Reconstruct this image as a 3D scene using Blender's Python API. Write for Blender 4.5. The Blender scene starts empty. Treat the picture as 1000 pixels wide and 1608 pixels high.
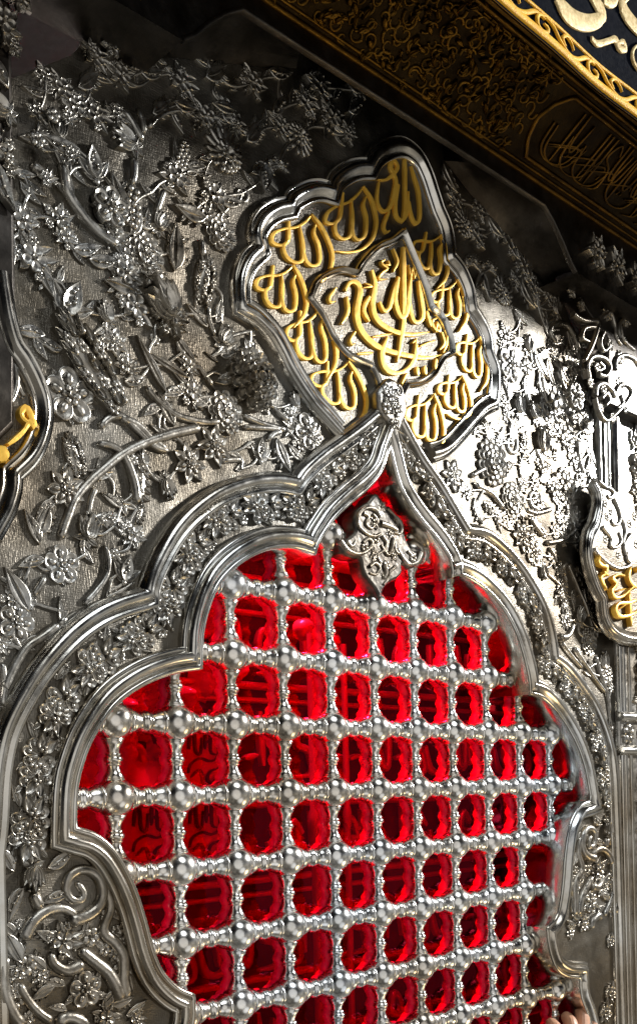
import bpy, bmesh, math, random
import numpy as np
from mathutils import Matrix, Vector

# ------------------------------------------------------------------ frame of reference
# Wall units: 1 unit = one pitch of the window lattice (0.1 m).  X runs along the wall,
# Y is height, Z is distance out of the wall.  World: (X, -Z, Y) * S
S = 0.1
FOC, PPX, PPY, ROLL, YAW = 1664.443, 500.0, 1235.848, -0.0237057, 0.773574
TX, TY, TZ = 0.918966, -0.581660, 17.263584
CY, SY = math.cos(YAW), math.sin(YAW)

def wall(px, py, z=0.4):
    """point of the plane at depth z that the photograph shows at (px, py)"""
    u, v = px - PPX, py - PPY
    cr, sr = math.cos(ROLL), math.sin(ROLL)
    u, v = cr*u + sr*v, -sr*u + cr*v
    dx, dy = u/FOC, -v/FOC
    t = (z + SY*TX - CY*TZ) / (SY*dx - CY)
    x = dx*t - TX; dep = t - TZ
    return (CY*x + SY*dep, dy*t - TY)

def wl(pts, z=0.4):
    return [wall(p[0], p[1], z) for p in pts]

def world(X, Y, Z):
    return Vector((X*S, -Z*S, Y*S))

scene = bpy.context.scene
COL = scene.collection

# ------------------------------------------------------------------ camera
cam_d = bpy.data.cameras.new('camera'); cam = bpy.data.objects.new('camera', cam_d); COL.objects.link(cam)
cX = -CY*TX - SY*TZ; cZ = -SY*TX + CY*TZ; cYh = -TY
fwd = Vector((SY, CY, 0)); right = Vector((CY, -SY, 0)); up = Vector((0, 0, 1))
cr, sr = math.cos(ROLL), math.sin(ROLL)
R_ = cr*right + sr*up; U_ = cr*up - sr*right
m = Matrix.Identity(4)
for i in range(3):
    m[i][0] = R_[i]; m[i][1] = U_[i]; m[i][2] = -fwd[i]
m.translation = world(cX, cYh, cZ)
cam.matrix_world = m
cam_d.sensor_fit = 'HORIZONTAL'; cam_d.sensor_width = 36.0
cam_d.lens = FOC/1000*36.0
cam_d.shift_x = 0.0; cam_d.shift_y = (PPY-804.0)/1000.0
cam_d.clip_start = 0.02; cam_d.clip_end = 200
scene.camera = cam

# ------------------------------------------------------------------ world: the dim hall around the shrine
wd = bpy.data.worlds.new('World'); scene.world = wd; wd.use_nodes = True
nt = wd.node_tree; nt.nodes.clear()
out = nt.nodes.new('ShaderNodeOutputWorld'); bg = nt.nodes.new('ShaderNodeBackground')
tc = nt.nodes.new('ShaderNodeTexCoord'); sep = nt.nodes.new('ShaderNodeSeparateXYZ')
nt.links.new(tc.outputs['Generated'], sep.inputs[0])
def wmath(op, a, b=None):
    n = nt.nodes.new('ShaderNodeMath'); n.operation = op
    for i, x in enumerate((a, b)):
        if x is None: continue
        if isinstance(x, (int, float)): n.inputs[i].default_value = x
        else: nt.links.new(x, n.inputs[i])
    return n.outputs[0]
# brighter towards the right side of the hall (+X) and low down, dark overhead and to the left
gx = nt.nodes.new('ShaderNodeMapRange'); gx.interpolation_type = 'SMOOTHSTEP'
nt.links.new(sep.outputs['X'], gx.inputs[0]); gx.inputs[1].default_value = -0.5; gx.inputs[2].default_value = 0.95
gx.inputs[3].default_value = 0.32; gx.inputs[4].default_value = 1.0
gz = nt.nodes.new('ShaderNodeMapRange'); gz.interpolation_type = 'SMOOTHSTEP'
nt.links.new(sep.outputs['Z'], gz.inputs[0]); gz.inputs[1].default_value = -0.15; gz.inputs[2].default_value = 0.30
gz.inputs[3].default_value = 1.0; gz.inputs[4].default_value = 0.03
nz = nt.nodes.new('ShaderNodeTexNoise'); nz.inputs['Scale'].default_value = 3.2; nz.inputs['Detail'].default_value = 3
nt.links.new(tc.outputs['Generated'], nz.inputs['Vector'])
nr = nt.nodes.new('ShaderNodeMapRange'); nt.links.new(nz.outputs['Fac'], nr.inputs[0])
nr.inputs[1].default_value = 0.38; nr.inputs[2].default_value = 0.66; nr.inputs[3].default_value = 0.35; nr.inputs[4].default_value = 1.7
mul = wmath('MULTIPLY', wmath('ADD', wmath('MULTIPLY', gx.outputs[0], 1.0), 0.10), gz.outputs[0])
mul = wmath('MULTIPLY', mul, nr.outputs[0])
st = wmath('MULTIPLY', mul, 0.29)
cm = nt.nodes.new('ShaderNodeMix'); cm.data_type = 'RGBA'
nt.links.new(gz.outputs[0], cm.inputs[0])
cm.inputs[6].default_value = (0.72, 0.82, 1.0, 1); cm.inputs[7].default_value = (1.0, 0.93, 0.80, 1)
nt.links.new(cm.outputs[2], bg.inputs['Color']); nt.links.new(st, bg.inputs['Strength'])
nt.links.new(bg.outputs[0], out.inputs[0])

def area(name, X, Y, Z, tX, tY, tZ, size, watts, col=(1, 1, 1), shape='DISK'):
    d = bpy.data.lights.new(name, 'AREA'); d.shape = shape; d.size = size; d.energy = watts; d.color = col
    if shape == 'RECTANGLE': d.size_y = size*1.6
    o = bpy.data.objects.new(name, d); COL.objects.link(o)
    o.location = world(X, Y, Z)
    o.rotation_euler = (world(tX, tY, tZ) - o.location).to_track_quat('-Z', 'Y').to_euler()
    return o
# the bright window / flood to the right that whitens the right half and throws the cornice shadow
area('key_lamp', 45, 21.5, 22.7, 7, 6, 0, 0.40, 430, (1.0, 0.98, 0.95))
# added soft fill from low in front of the wall, no known source
area('low_fill', 4, -16, 22, 2, -10, 0, 1.6, 5, (0.95, 0.97, 1.0))
# added fill from above for grille and lower wall; cornice shields the top
area('high_fill', -2, 38, 27, 0, -4, 0, 2.4, 62, (0.93, 0.97, 1.0))
# added fill from the camera side, reaching the faces turned away from the key
area('near_fill', -8, 1.0, 24, 7, 3, 0, 2.6, 12, (1.0, 0.98, 0.95))
# added warm fill from low right, to tint the shaded upper right amber
area('warm_fill', 16, -16, 12, 5, 9, 0, 0.8, 10, (1.0, 0.76, 0.42))
# light burning inside the shrine behind the red glass
area('inner_lamp', -1, 9.0, -2.6, 0, 0, -2.0, 0.26, 85, (1.0, 0.96, 0.92))

scene.view_settings.view_transform = 'Standard'
scene.view_settings.look = 'None'
scene.view_settings.exposure = 0.0
scene.view_settings.gamma = 1.0
scene.view_settings.use_curve_mapping = False
scene.render.engine = 'CYCLES'
try:
    scene.cycles.use_denoising = True
    scene.cycles.max_bounces = 8
    scene.cycles.glossy_bounces = 4
    scene.cycles.transparent_max_bounces = 8
    scene.cycles.sample_clamp_indirect = 4.0
except Exception:
    pass

# ------------------------------------------------------------------ materials
def material(name, col, metallic=1.0, rough=0.3, var=0.25, vscale=14, tint=None, bump=None, bump_d=0.3, rvar=0.10, hatch=False, spec=0.5):
    mt = bpy.data.materials.new(name); mt.use_nodes = True
    n = mt.node_tree; b = n.nodes['Principled BSDF']; L = n.links
    b.inputs['Metallic'].default_value = metallic
    b.inputs['Specular IOR Level'].default_value = spec
    t = n.nodes.new('ShaderNodeTexCoord')
    gm = n.nodes.new('ShaderNodeNewGeometry')
    nz = n.nodes.new('ShaderNodeTexNoise'); nz.inputs['Scale'].default_value = vscale; nz.inputs['Detail'].default_value = 5
    nz.inputs['Roughness'].default_value = 0.62
    L.new(gm.outputs['Position'], nz.inputs['Vector'])
    r = n.nodes.new('ShaderNodeValToRGB')
    r.color_ramp.elements[0].position = 0.33; r.color_ramp.elements[1].position = 0.68
    c2 = tint if tint else tuple(c*(1-var) for c in col)
    r.color_ramp.elements[0].color = (*c2, 1); r.color_ramp.elements[1].color = (*col, 1)
    L.new(nz.outputs['Fac'], r.inputs[0])
    if metallic > .9:
        # broad tarnish: brownish and bluish patches over the metal
        nb_ = n.nodes.new('ShaderNodeTexNoise'); nb_.inputs['Scale'].default_value = 3.3; nb_.inputs['Detail'].default_value = 4
        L.new(gm.outputs['Position'], nb_.inputs['Vector'])
        rb = n.nodes.new('ShaderNodeValToRGB'); e = rb.color_ramp.elements
        e[0].position = .36; e[0].color = (.62, .53, .42, 1); e[1].position = .66; e[1].color = (.86, .92, 1.0, 1)
        e2 = e.new(.50); e2.color = (1, .98, .95, 1)
        L.new(nb_.outputs['Fac'], rb.inputs[0])
        mxn = n.nodes.new('ShaderNodeMix'); mxn.data_type = 'RGBA'; mxn.blend_type = 'MULTIPLY'; mxn.inputs[0].default_value = 0.8
        L.new(r.outputs[0], mxn.inputs[6]); L.new(rb.outputs[0], mxn.inputs[7]); L.new(mxn.outputs[2], b.inputs['Base Color'])
    else:
        L.new(r.outputs[0], b.inputs['Base Color'])
    nz2 = n.nodes.new('ShaderNodeTexNoise'); nz2.inputs['Scale'].default_value = vscale*3.1; nz2.inputs['Detail'].default_value = 4
    L.new(gm.outputs['Position'], nz2.inputs['Vector'])
    mr = n.nodes.new('ShaderNodeMapRange'); L.new(nz2.outputs['Fac'], mr.inputs[0])
    mr.inputs[1].default_value = 0.3; mr.inputs[2].default_value = 0.7
    mr.inputs[3].default_value = max(0.02, rough-rvar); mr.inputs[4].default_value = rough+rvar
    L.new(mr.outputs[0], b.inputs['Roughness'])
    if bump or hatch:
        h = None
        if hatch:
            # fine chased ground: short punch strokes in both directions
            ns = []
            for sc_ in ((110, 110, 620), (620, 620, 150)):
                mp = n.nodes.new('ShaderNodeMapping'); mp.inputs['Scale'].default_value = sc_
                L.new(gm.outputs['Position'], mp.inputs['Vector'])
                n3 = n.nodes.new('ShaderNodeTexNoise'); n3.inputs['Scale'].default_value = 1.0; n3.inputs['Detail'].default_value = 1
                L.new(mp.outputs[0], n3.inputs['Vector']); ns.append(n3)
            ad = n.nodes.new('ShaderNodeMath'); ad.operation = 'ADD'
            L.new(ns[0].outputs['Fac'], ad.inputs[0]); L.new(ns[1].outputs['Fac'], ad.inputs[1])
            h = ad.outputs[0]; dist = 0.0011
            # broad hand-beaten unevenness
            n4 = n.nodes.new('ShaderNodeTexNoise'); n4.inputs['Scale'].default_value = 7; n4.inputs['Detail'].default_value = 2
            L.new(gm.outputs['Position'], n4.inputs['Vector'])
            bb = n.nodes.new('ShaderNodeBump'); bb.inputs['Strength'].default_value = 0.6; bb.inputs['Distance'].default_value = 0.03
            L.new(n4.outputs['Fac'], bb.inputs['Height'])
        else:
            n3 = n.nodes.new('ShaderNodeTexNoise'); n3.inputs['Scale'].default_value = bump; n3.inputs['Detail'].default_value = 3
            L.new(gm.outputs['Position'], n3.inputs['Vector']); h = n3.outputs['Fac']; dist = 0.002; bb = None
        bp = n.nodes.new('ShaderNodeBump'); bp.inputs['Strength'].default_value = bump_d; bp.inputs['Distance'].default_value = dist
        L.new(h, bp.inputs['Height'])
        if bb: L.new(bb.outputs[0], bp.inputs['Normal'])
        L.new(bp.outputs[0], b.inputs['Normal'])
    return mt

M = {}
M['field'] = material('chased silver ground', (0.25, 0.232, 0.20), 1, 0.43, tint=(0.095, 0.082, 0.062), vscale=8, hatch=True, bump_d=0.5)
M['relief'] = material('embossed silver', (0.50, 0.485, 0.45), 1, 0.33, tint=(0.24, 0.22, 0.185), vscale=26, bump=120, bump_d=0.35)
M['mould'] = material('polished silver moulding', (0.72, 0.71, 0.68), 1, 0.20, tint=(0.48, 0.45, 0.39), vscale=12, bump=60, bump_d=0.12, rvar=0.07)
M['ball'] = material('turned silver', (0.90, 0.90, 0.89), 1, 0.22, tint=(0.68, 0.67, 0.64), vscale=20, bump=45, bump_d=0.12, rvar=0.06)
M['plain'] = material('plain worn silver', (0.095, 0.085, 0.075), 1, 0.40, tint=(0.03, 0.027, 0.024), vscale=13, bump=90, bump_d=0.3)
M['reveal'] = material('mirror silver lining', (0.62, 0.58, 0.58), 1, 0.13, tint=(0.45, 0.42, 0.42), vscale=10, rvar=0.05, bump=22, bump_d=0.25)
M['engraved'] = material('engraved dull silver', (0.17, 0.165, 0.155), 1, 0.42, tint=(0.06, 0.058, 0.055), vscale=40, bump=70, bump_d=0.8)
M['red_reflection'] = material('painted red reflection', (0.97, 0.006, 0.06), 0.0, 0.30, vscale=20, spec=0.3)  # stands in for red reflected along the lattice edges
M['gold'] = material('gilt lettering', (0.93, 0.58, 0.085), 0.4, 0.40, tint=(0.82, 0.47, 0.06), vscale=22, bump=80, bump_d=0.25)
M['oldgold'] = material('old gilt metal', (0.16, 0.085, 0.014), 1, 0.42, tint=(0.04, 0.022, 0.005), vscale=20, bump=100, bump_d=0.4)
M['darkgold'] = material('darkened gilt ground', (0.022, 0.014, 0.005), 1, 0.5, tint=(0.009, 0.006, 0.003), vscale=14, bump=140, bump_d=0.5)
M['cloth'] = material('black navy cloth', (0.0014, 0.003, 0.008), 0, 0.9, vscale=60, bump=700, bump_d=0.3, spec=0.04)
M['thread'] = material('gold embroidery thread', (0.95, 0.56, 0.02), 0.1, 0.6, tint=(0.72, 0.36, 0.01), vscale=160, bump=600, bump_d=0.6)
M['palethread'] = material('pale gold embroidery', (0.82, 0.66, 0.36), 0.3, 0.5, tint=(0.50, 0.36, 0.14), vscale=150, bump=600, bump_d=0.6)
M['inner_cloth'] = material('chest cloth', (0.022, 0.02, 0.02), 0, 0.6, vscale=20, bump=60, bump_d=0.3)
M['inner_gold'] = material('chest relief', (0.55, 0.50, 0.44), 0.5, 0.35, vscale=20)
M['film'] = material('glossy wrap', (0.50, 0.48, 0.47), 0, 0.12, vscale=8, bump=14, bump_d=0.5, spec=0.8)
M['skin'] = material('skin', (0.62, 0.33, 0.20), 0, 0.5, var=0.15, vscale=30, bump=180, bump_d=0.2)

def pane_mat():
    mt = bpy.data.materials.new('red glass'); mt.use_nodes = True
    n = mt.node_tree; n.nodes.clear(); L = n.links
    o = n.nodes.new('ShaderNodeOutputMaterial'); mx = n.nodes.new('ShaderNodeMixShader')
    tr = n.nodes.new('ShaderNodeBsdfTransparent'); tr.inputs[0].default_value = (0.88, 0.004, 0.022, 1)
    gl = n.nodes.new('ShaderNodeBsdfGlossy'); gl.inputs['Color'].default_value = (0.95, 0.03, 0.09, 1); gl.inputs['Roughness'].default_value = 0.03
    lw = n.nodes.new('ShaderNodeLayerWeight'); lw.inputs[0].default_value = 0.35
    mr = n.nodes.new('ShaderNodeMapRange'); L.new(lw.outputs['Facing'], mr.inputs[0]); mr.inputs[3].default_value = 0.05; mr.inputs[4].default_value = 0.25
    L.new(mr.outputs[0], mx.inputs[0]); L.new(tr.outputs[0], mx.inputs[1]); L.new(gl.outputs[0], mx.inputs[2])
    L.new(mx.outputs[0], o.inputs[0])
    return mt
M['pane'] = pane_mat()

# ------------------------------------------------------------------ mesh helpers (all in wall units)
class MB:
    def __init__(self): self.v = []; self.f = []
    def add(self, verts, faces):
        k = len(self.v); self.v += verts; self.f += [tuple(i+k for i in f) for f in faces]
    def mesh(self, name, mat, fn=None, smooth=True, origin=(0, 0, 0)):
        me = bpy.data.meshes.new(name)
        vs = [fn(*p) for p in self.v] if fn else self.v
        me.from_pydata([((x-origin[0])*S, -(z-origin[2])*S, (y-origin[1])*S) for x, y, z in vs], [], self.f)
        me.validate()
        bm = bmesh.new(); bm.from_mesh(me); bmesh.ops.recalc_face_normals(bm, faces=bm.faces); bm.to_mesh(me); bm.free()
        me.materials.append(mat)
        if smooth:
            me.polygons.foreach_set('use_smooth', [True]*len(me.polygons))
            try: me.set_sharp_from_angle(angle=math.radians(30 if mat.name.startswith('gilt') else 62))
            except Exception: pass
        me.update()
        return me

def tag(o, label=None, cat=None, group=None, kind=None):
    if label: o['label'] = label
    if cat: o['category'] = cat
    if group: o['group'] = group
    if kind: o['kind'] = kind
    return o

def thing(name, X, Y, Z, label, cat, group=None):
    o = bpy.data.objects.new(name, None); COL.objects.link(o); o.location = world(X, Y, Z)
    o.empty_display_size = 0.05
    o['wo'] = (X, Y, Z)
    return tag(o, label, cat, group)

def origin_of(o):
    if o is None: return (0, 0, 0)
    return tuple(o['wo'])

def part(name, mb, mat, parent, fn=None, smooth=True, label=None):
    """a mesh part given in absolute wall coordinates"""
    og = origin_of(parent)
    o = bpy.data.objects.new(name, mb.mesh(name, mat, fn, smooth, og)); COL.objects.link(o)
    if parent: o.parent = parent
    o['wo'] = og
    if label: o['label'] = label
    return o

def crom(pts, n=8, closed=False):
    """Catmull-Rom through the points"""
    p = [np.array(q, float) for q in pts]
    if len(p) < 3 and not closed:
        return [tuple(p[0] + (p[1]-p[0])*i/n) for i in range(n+1)]
    out = []
    N = len(p)
    rng = range(N) if closed else range(N-1)
    for i in rng:
        if closed: a, b, c, d = p[(i-1) % N], p[i], p[(i+1) % N], p[(i+2) % N]
        else:
            b, c = p[i], p[i+1]
            a = p[i-1] if i else 2*b-c
            d = p[i+2] if i+2 < N else 2*c-b
        for k in range(n):
            t = k/n
            out.append(tuple(0.5*((2*b)+(c-a)*t+(2*a-5*b+4*c-d)*t*t+(3*b-a-3*c+d)*t**3)))
    if not closed: out.append(tuple(p[-1]))
    return out

def resample(pts, step):
    p = np.array(pts, float); d = np.r_[0, np.cumsum(np.hypot(*np.diff(p, axis=0).T))]
    n = max(2, int(round(d[-1]/step))+1); t = np.linspace(0, d[-1], n)
    return list(zip(np.interp(t, d, p[:, 0]), np.interp(t, d, p[:, 1])))

def path(segs, step=0.09):
    """segments between cusps, each smoothed on its own, joined with sharp corners"""
    out = []
    for s in segs:
        q = resample(crom(s, 8), step)
        out += q if not out else q[1:]
    return out

def normals(pts, closed=False):
    p = np.array(pts, float); N = len(p)
    res = []
    for i in range(N):
        if closed: a, b, c = p[i-1], p[i], p[(i+1) % N]
        else: a, b, c = p[max(i-1, 0)], p[i], p[min(i+1, N-1)]
        d1 = b-a if i or closed else c-b
        d2 = c-b if i < N-1 or closed else b-a
        d1 = d1/(np.hypot(*d1)+1e-9); d2 = d2/(np.hypot(*d2)+1e-9)
        n1 = np.array([-d1[1], d1[0]]); n2 = np.array([-d2[1], d2[0]])
        nn = n1+n2; L = np.hypot(*nn)
        if L < 1e-6: nn = n1; s = 1
        else:
            nn = nn/L; s = 1/max(0.42, float(nn@n1))
        res.append(nn*s)
    return res

def sweep(mb, pts, prof, closed=False):
    nn = normals(pts, closed); m_ = len(prof); vs = []; fs = []
    for p, n in zip(pts, nn):
        for o, z in prof: vs.append((p[0]+n[0]*o, p[1]+n[1]*o, z))
    N = len(pts)
    for i in range(N if closed else N-1):
        j = (i+1) % N
        for k in range(m_-1):
            fs.append((i*m_+k, i*m_+k+1, j*m_+k+1, j*m_+k))
    if not closed:
        fs.append(tuple(range(m_))); fs.append(tuple((N-1)*m_+k for k in range(m_)))
    mb.add(vs, fs)

def tube(mb, pts, r0, r1=None, z=0.38, lift=1.0, n=7, flat=False, ends=True):
    """half-round raised cord; r varies r0 -> r1 (or a function of t)"""
    nn = normals(pts); N = len(pts); vs = []; fs = []
    fr = r0 if callable(r0) else (lambda t: r0+(r0 if r1 is None else r1)*t - r0*t)
    for i, (p, q) in enumerate(zip(pts, nn)):
        r = fr(i/(N-1))
        for k in range(n):
            a = math.pi*k/(n-1)
            c, s_ = math.cos(a), math.sin(a)
            if flat: s_ = min(1.0, 1.7*s_)
            vs.append((p[0]+q[0]*r*c, p[1]+q[1]*r*c, z + (lift*r*s_ if not flat else lift*s_) - (0.06 if k in (0, n-1) else 0)))
    for i in range(N-1):
        for k in range(n-1): fs.append((i*n+k, i*n+k+1, (i+1)*n+k+1, (i+1)*n+k))
    if ends:
        fs.append(tuple(range(n))); fs.append(tuple((N-1)*n+k for k in range(n)))
    mb.add(vs, fs)

def stroke(mb, pts, w, h, z, nib=35, tin=0.5, tout=0.3, step=0.035, lo=0.42):
    """raised calligraphic stroke: width follows the pen angle"""
    q = resample(crom(pts, 8), step); N = len(q); p = np.array(q)
    tg = np.gradient(p, axis=0); th = np.arctan2(tg[:, 1], tg[:, 0])
    ww = w*(lo+(1-lo)*np.abs(np.sin(th-math.radians(nib))))
    t = np.linspace(0, 1, N)
    ww = ww*np.clip(tin+(1-tin)*t/0.14, 0, 1)*np.clip(tout+(1-tout)*(1-t)/0.18, 0, 1)
    k = np.ones(5)/5
    if N > 8: ww = np.convolve(np.pad(ww, 2, mode='edge'), k, 'valid')
    nn = normals(q); vs = []; fs = []
    P_ = [(-1, -.12), (-.98, .75), (-.84, .97), (0, 1.05), (.84, .97), (.98, .75), (1, -.12)]; m_ = len(P_)
    for i in range(N):
        for o, zz in P_:
            vs.append((q[i][0]+nn[i][0]*o*ww[i]/2, q[i][1]+nn[i][1]*o*ww[i]/2, z+h*zz))
    for i in range(N-1):
        for k_ in range(m_-1): fs.append((i*m_+k_, i*m_+k_+1, (i+1)*m_+k_+1, (i+1)*m_+k_))
    fs.append(tuple(range(m_))); fs.append(tuple((N-1)*m_+k_ for k_ in range(m_)))
    mb.add(vs, fs)

def plate(mb, outline, z0, z1, bevel=0.03):
    """outline as a bevelled solid plate"""
    nn = normals(outline, True)
    a = sum(outline[i][0]*outline[(i+1) % len(outline)][1]-outline[(i+1) % len(outline)][0]*outline[i][1] for i in range(len(outline)))
    sg = 1 if a > 0 else -1
    N = len(outline)
    rings = []
    for off, z in ((0, z0), (0, z1-bevel), (bevel*.35, z1-bevel*.3), (bevel, z1)):
        rings.append([(p[0]+n[0]*off*sg, p[1]+n[1]*off*sg, z) for p, n in zip(outline, nn)])
    vs = sum(rings, []); fs = []
    for r in range(3):
        for i in range(N):
            j = (i+1) % N; fs.append((r*N+i, r*N+j, (r+1)*N+j, (r+1)*N+i))
    mb.add(vs, fs)
    fill(mb, [rings[3]]); fill(mb, [rings[0]])

def fill(mb, loops):
    """flat sheet bounded by the first loop with the others cut out; loops of (x,y,z)"""
    bm = bmesh.new(); es = []
    for lp in loops:
        vs = [bm.verts.new(p) for p in lp]
        for i in range(len(vs)): es.append(bm.edges.new((vs[i], vs[(i+1) % len(vs)])))
    bmesh.ops.triangle_fill(bm, use_beauty=True, use_dissolve=False, edges=es, normal=(0, 0, 1))
    bm.verts.index_update()
    mb.add([tuple(v.co) for v in bm.verts], [tuple(v.index for v in f.verts) for f in bm.faces])
    bm.free()

def sheet(mb, loops, z): fill(mb, [[(x, y, z) for x, y in lp] for lp in loops])

# ------------------------------------------------------------------ ornament library (unit radius, local x,y,z)
RINGS = {
    'cup': [(1, 1, None), (1, 1, .42), (.975, .95, .85), (.93, .85, 1.0), (.84, .70, .86), (.70, .48, .56), (.45, .26, .50)],
    'dome': [(1, 1, None), (1, 1, .30), (.95, .88, .66), (.80, .62, .90), (.45, .30, 1.0)],
    'ridge': [(1, 1, None), (1, 1, .40), (.97, .90, .74), (.93, .74, .82), (.88, .45, .60), (.82, .17, .62), (.76, .07, .98)],
}
def petal(mb, ox, oy, ang, L, W, h, z0=0.0, style='cup', tip=0.5, tilt=0.0, bend=0.0):
    """one raised petal or leaf: rounded rim, hollow or midrib inside, skirt down to the ground"""
    half = []
    if tip < .35:
        for k in range(9):
            a = math.pi*k/8; u = .5-.5*math.cos(a)
            w = math.sin(a)**.8*(.55+.45*min(1, u/.55))
            half.append((u, w))
    else:
        for k in range(9):
            u = k/8; u = u + .06*math.sin(2*math.pi*u)
            w = math.sin(math.pi*max(0, min(1, u))**(.72+.1*tip))**(.62+.45*tip)
            half.append((u, max(.0, w)))
    ol_ = [(u, w) for u, w in half] + [(u, -w) for u, w in reversed(half[1:-1])]
    ca, sa = math.cos(ang), math.sin(ang); vs = []; fs = []; n = len(ol_)
    rings = RINGS[style]
    def pt(u, w, zz):
        x = u*L; y = w*W + bend*L*u*u
        z = -0.15 if zz is None else z0+h*zz+tilt*u
        return (ox+ca*x-sa*y, oy+sa*x+ca*y, z)
    for sx_, sy_, zz in rings:
        for u, w in ol_: vs.append(pt(.5+(u-.5)*sx_, w*sy_, zz))
    vs.append(pt(.5, 0, rings[-1][2]))
    m_ = len(rings)
    for r in range(m_-1):
        for k in range(n): fs.append((r*n+k, r*n+(k+1) % n, (r+1)*n+(k+1) % n, (r+1)*n+k))
    for k in range(n): fs.append(((m_-1)*n+k, (m_-1)*n+(k+1) % n, m_*n))
    mb.add(vs, fs)

def dome(mb, x, y, r, h, z0=0.0, nr=4, na=10, sx=1.0, rot=0.0, hole=False, zb=-.15):
    vs = []; fs = []
    prof = [(1, -.15), (1, .25), (.85, .66), (.55, .92), (.25, 1.0)] if not hole else [(1, -.15), (1, .6), (.8, 1.0), (.5, .85), (.3, .25)]
    cr_, sr_ = math.cos(rot), math.sin(rot)
    for rr, zz in prof:
        for k in range(na):
            a = 2*math.pi*k/na; px, py = rr*r*math.cos(a)*sx, rr*r*math.sin(a)
            vs.append((x+px*cr_-py*sr_, y+px*sr_+py*cr_, z0+h*zz if zz > 0 else zb))
    vs.append((x, y, z0+h*(1.02 if not hole else .1)))
    n = len(prof)
    for i in range(n-1):
        for k in range(na): fs.append((i*na+k, i*na+(k+1) % na, (i+1)*na+(k+1) % na, (i+1)*na+k))
    for k in range(na): fs.append(((n-1)*na+k, (n-1)*na+(k+1) % na, n*na))
    mb.add(vs, fs)

def floret(mb, x, y, r, z0=0.0, n=5, rot=0.3):
    for k in range(n):
        a = rot+2*math.pi*k/n
        dome(mb, x+.58*r*math.cos(a), y+.58*r*math.sin(a), .42*r, .28*r, z0, na=8)
    dome(mb, x, y, .27*r, .40*r, z0, na=8, hole=True)

def leaf(mb, x, y, ang, L, W, h, z0=0, bend=0.15, serr=True):
    petal(mb, x, y, ang, L, W, h, z0, 'ridge', .9, 0.05, bend)
    if serr:
        for s_ in (-1, 1):
            for t in (.25, .48, .68):
                px = x+math.cos(ang)*t*L-math.sin(ang)*(s_*W*.55+bend*L*t*t); py = y+math.sin(ang)*t*L+math.cos(ang)*(s_*W*.55+bend*L*t*t)
                petal(mb, px, py, ang+s_*.75, L*.26, W*.26, h*.75, z0*.8, 'ridge', .8)

def m_rosette(rows=3, seed=0):
    rd = random.Random(seed); mb = MB()
    for k in range(rows):
        n = (13, 11, 8, 6)[k] if rows == 4 else (11, 9, 6)[k]
        rad = (1.0, .78, .56, .38)[k]; z = .03+.09*k
        for i in range(n):
            a = 2*math.pi*(i+.5*(k % 2))/n+rd.uniform(-.08, .08)
            L = rad*.56*rd.uniform(.92, 1.06); b = rad-L
            petal(mb, b*math.cos(a), b*math.sin(a), a, L, rad*2.75/n*rd.uniform(.95, 1.1), .12, z, 'cup', .2, .02)
    return mb
def m_rosette_centre():
    mb = MB(); dome(mb, 0, 0, .2, .2, .22, na=10, hole=True)
    for i in range(9):
        a = 2*math.pi*i/9; dome(mb, .24*math.cos(a), .24*math.sin(a), .075, .1, .26, na=6)
    return mb
def m_star(n=7, seed=0):
    rd = random.Random(seed); mb = MB()
    for i in range(n):
        a = 2*math.pi*i/n+rd.uniform(-.08, .08)
        petal(mb, .18*math.cos(a), .18*math.sin(a), a, .84*rd.uniform(.9, 1.08), .27, .17, .04, 'cup', .85, .0, rd.uniform(-.1, .1))
        petal(mb, .22*math.cos(a), .22*math.sin(a), a, .42, .12, .2, .1, 'dome', .7)
    return mb
def m_cinque(seed=0):
    rd = random.Random(seed); mb = MB()
    for i in range(5):
        a = 2*math.pi*i/5+.2
        petal(mb, .12*math.cos(a), .12*math.sin(a), a, .88, .46, .15, .03+.01*i, 'cup', .1, .0)
        dome(mb, .56*math.cos(a), .56*math.sin(a), .16, .16, .14, na=9, sx=1.5, rot=a)
        b = a+math.pi/5; petal(mb, .62*math.cos(b), .62*math.sin(b), b, .42, .13, .1, 0, 'ridge', .7)
    for i in range(6):
        a = 2*math.pi*i/6; dome(mb, .25*math.cos(a), .25*math.sin(a), .13, .12, .2, na=8)
    return mb
def m_centre_bead():
    mb = MB(); dome(mb, 0, 0, .15, .16, .27, na=10, hole=True); return mb
def m_daisy(seed=0):
    """flower seen three quarter on: long narrow petals and a beaded eye"""
    rd = random.Random(seed); mb = MB()
    for i in range(16):
        a = 2*math.pi*i/16+rd.uniform(-.05, .05); L = .62+.2*math.cos(a+.6)
        petal(mb, .2*math.cos(a), .2*math.sin(a), a, L, .135, .16, .03, 'dome', .3)
    for i in range(10):
        a = 2*math.pi*i/10+.2; petal(mb, .14*math.cos(a), .14*math.sin(a), a, .40, .11, .16, .14, 'dome', .3)
    return mb
def m_tulip(seed=0):
    rd = random.Random(seed); mb = MB()
    petal(mb, 0, -.55, math.pi/2+.55, 1.25, .30, .17, .02, 'ridge', .7, .05, .22)
    petal(mb, 0, -.55, math.pi/2-.55, 1.25, .30, .17, .02, 'ridge', .7, .05, -.22)
    petal(mb, 0, -.6, math.pi/2, 1.55, .40, .22, .08, 'cup', .8, .08)
    for i in range(5): dome(mb, rd.uniform(-.12, .12), -.1+.17*i, .085, .12, .26, na=7)
    petal(mb, 0, -.5, math.pi/2+1.6, .62, .15, .15, .02, 'ridge', .8, 0, -.3)
    petal(mb, 0, -.5, math.pi/2-1.6, .62, .15, .15, .02, 'ridge', .8, 0, .3)
    dome(mb, 0, -.62, .2, .24, 0, na=9)
    return mb
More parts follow.
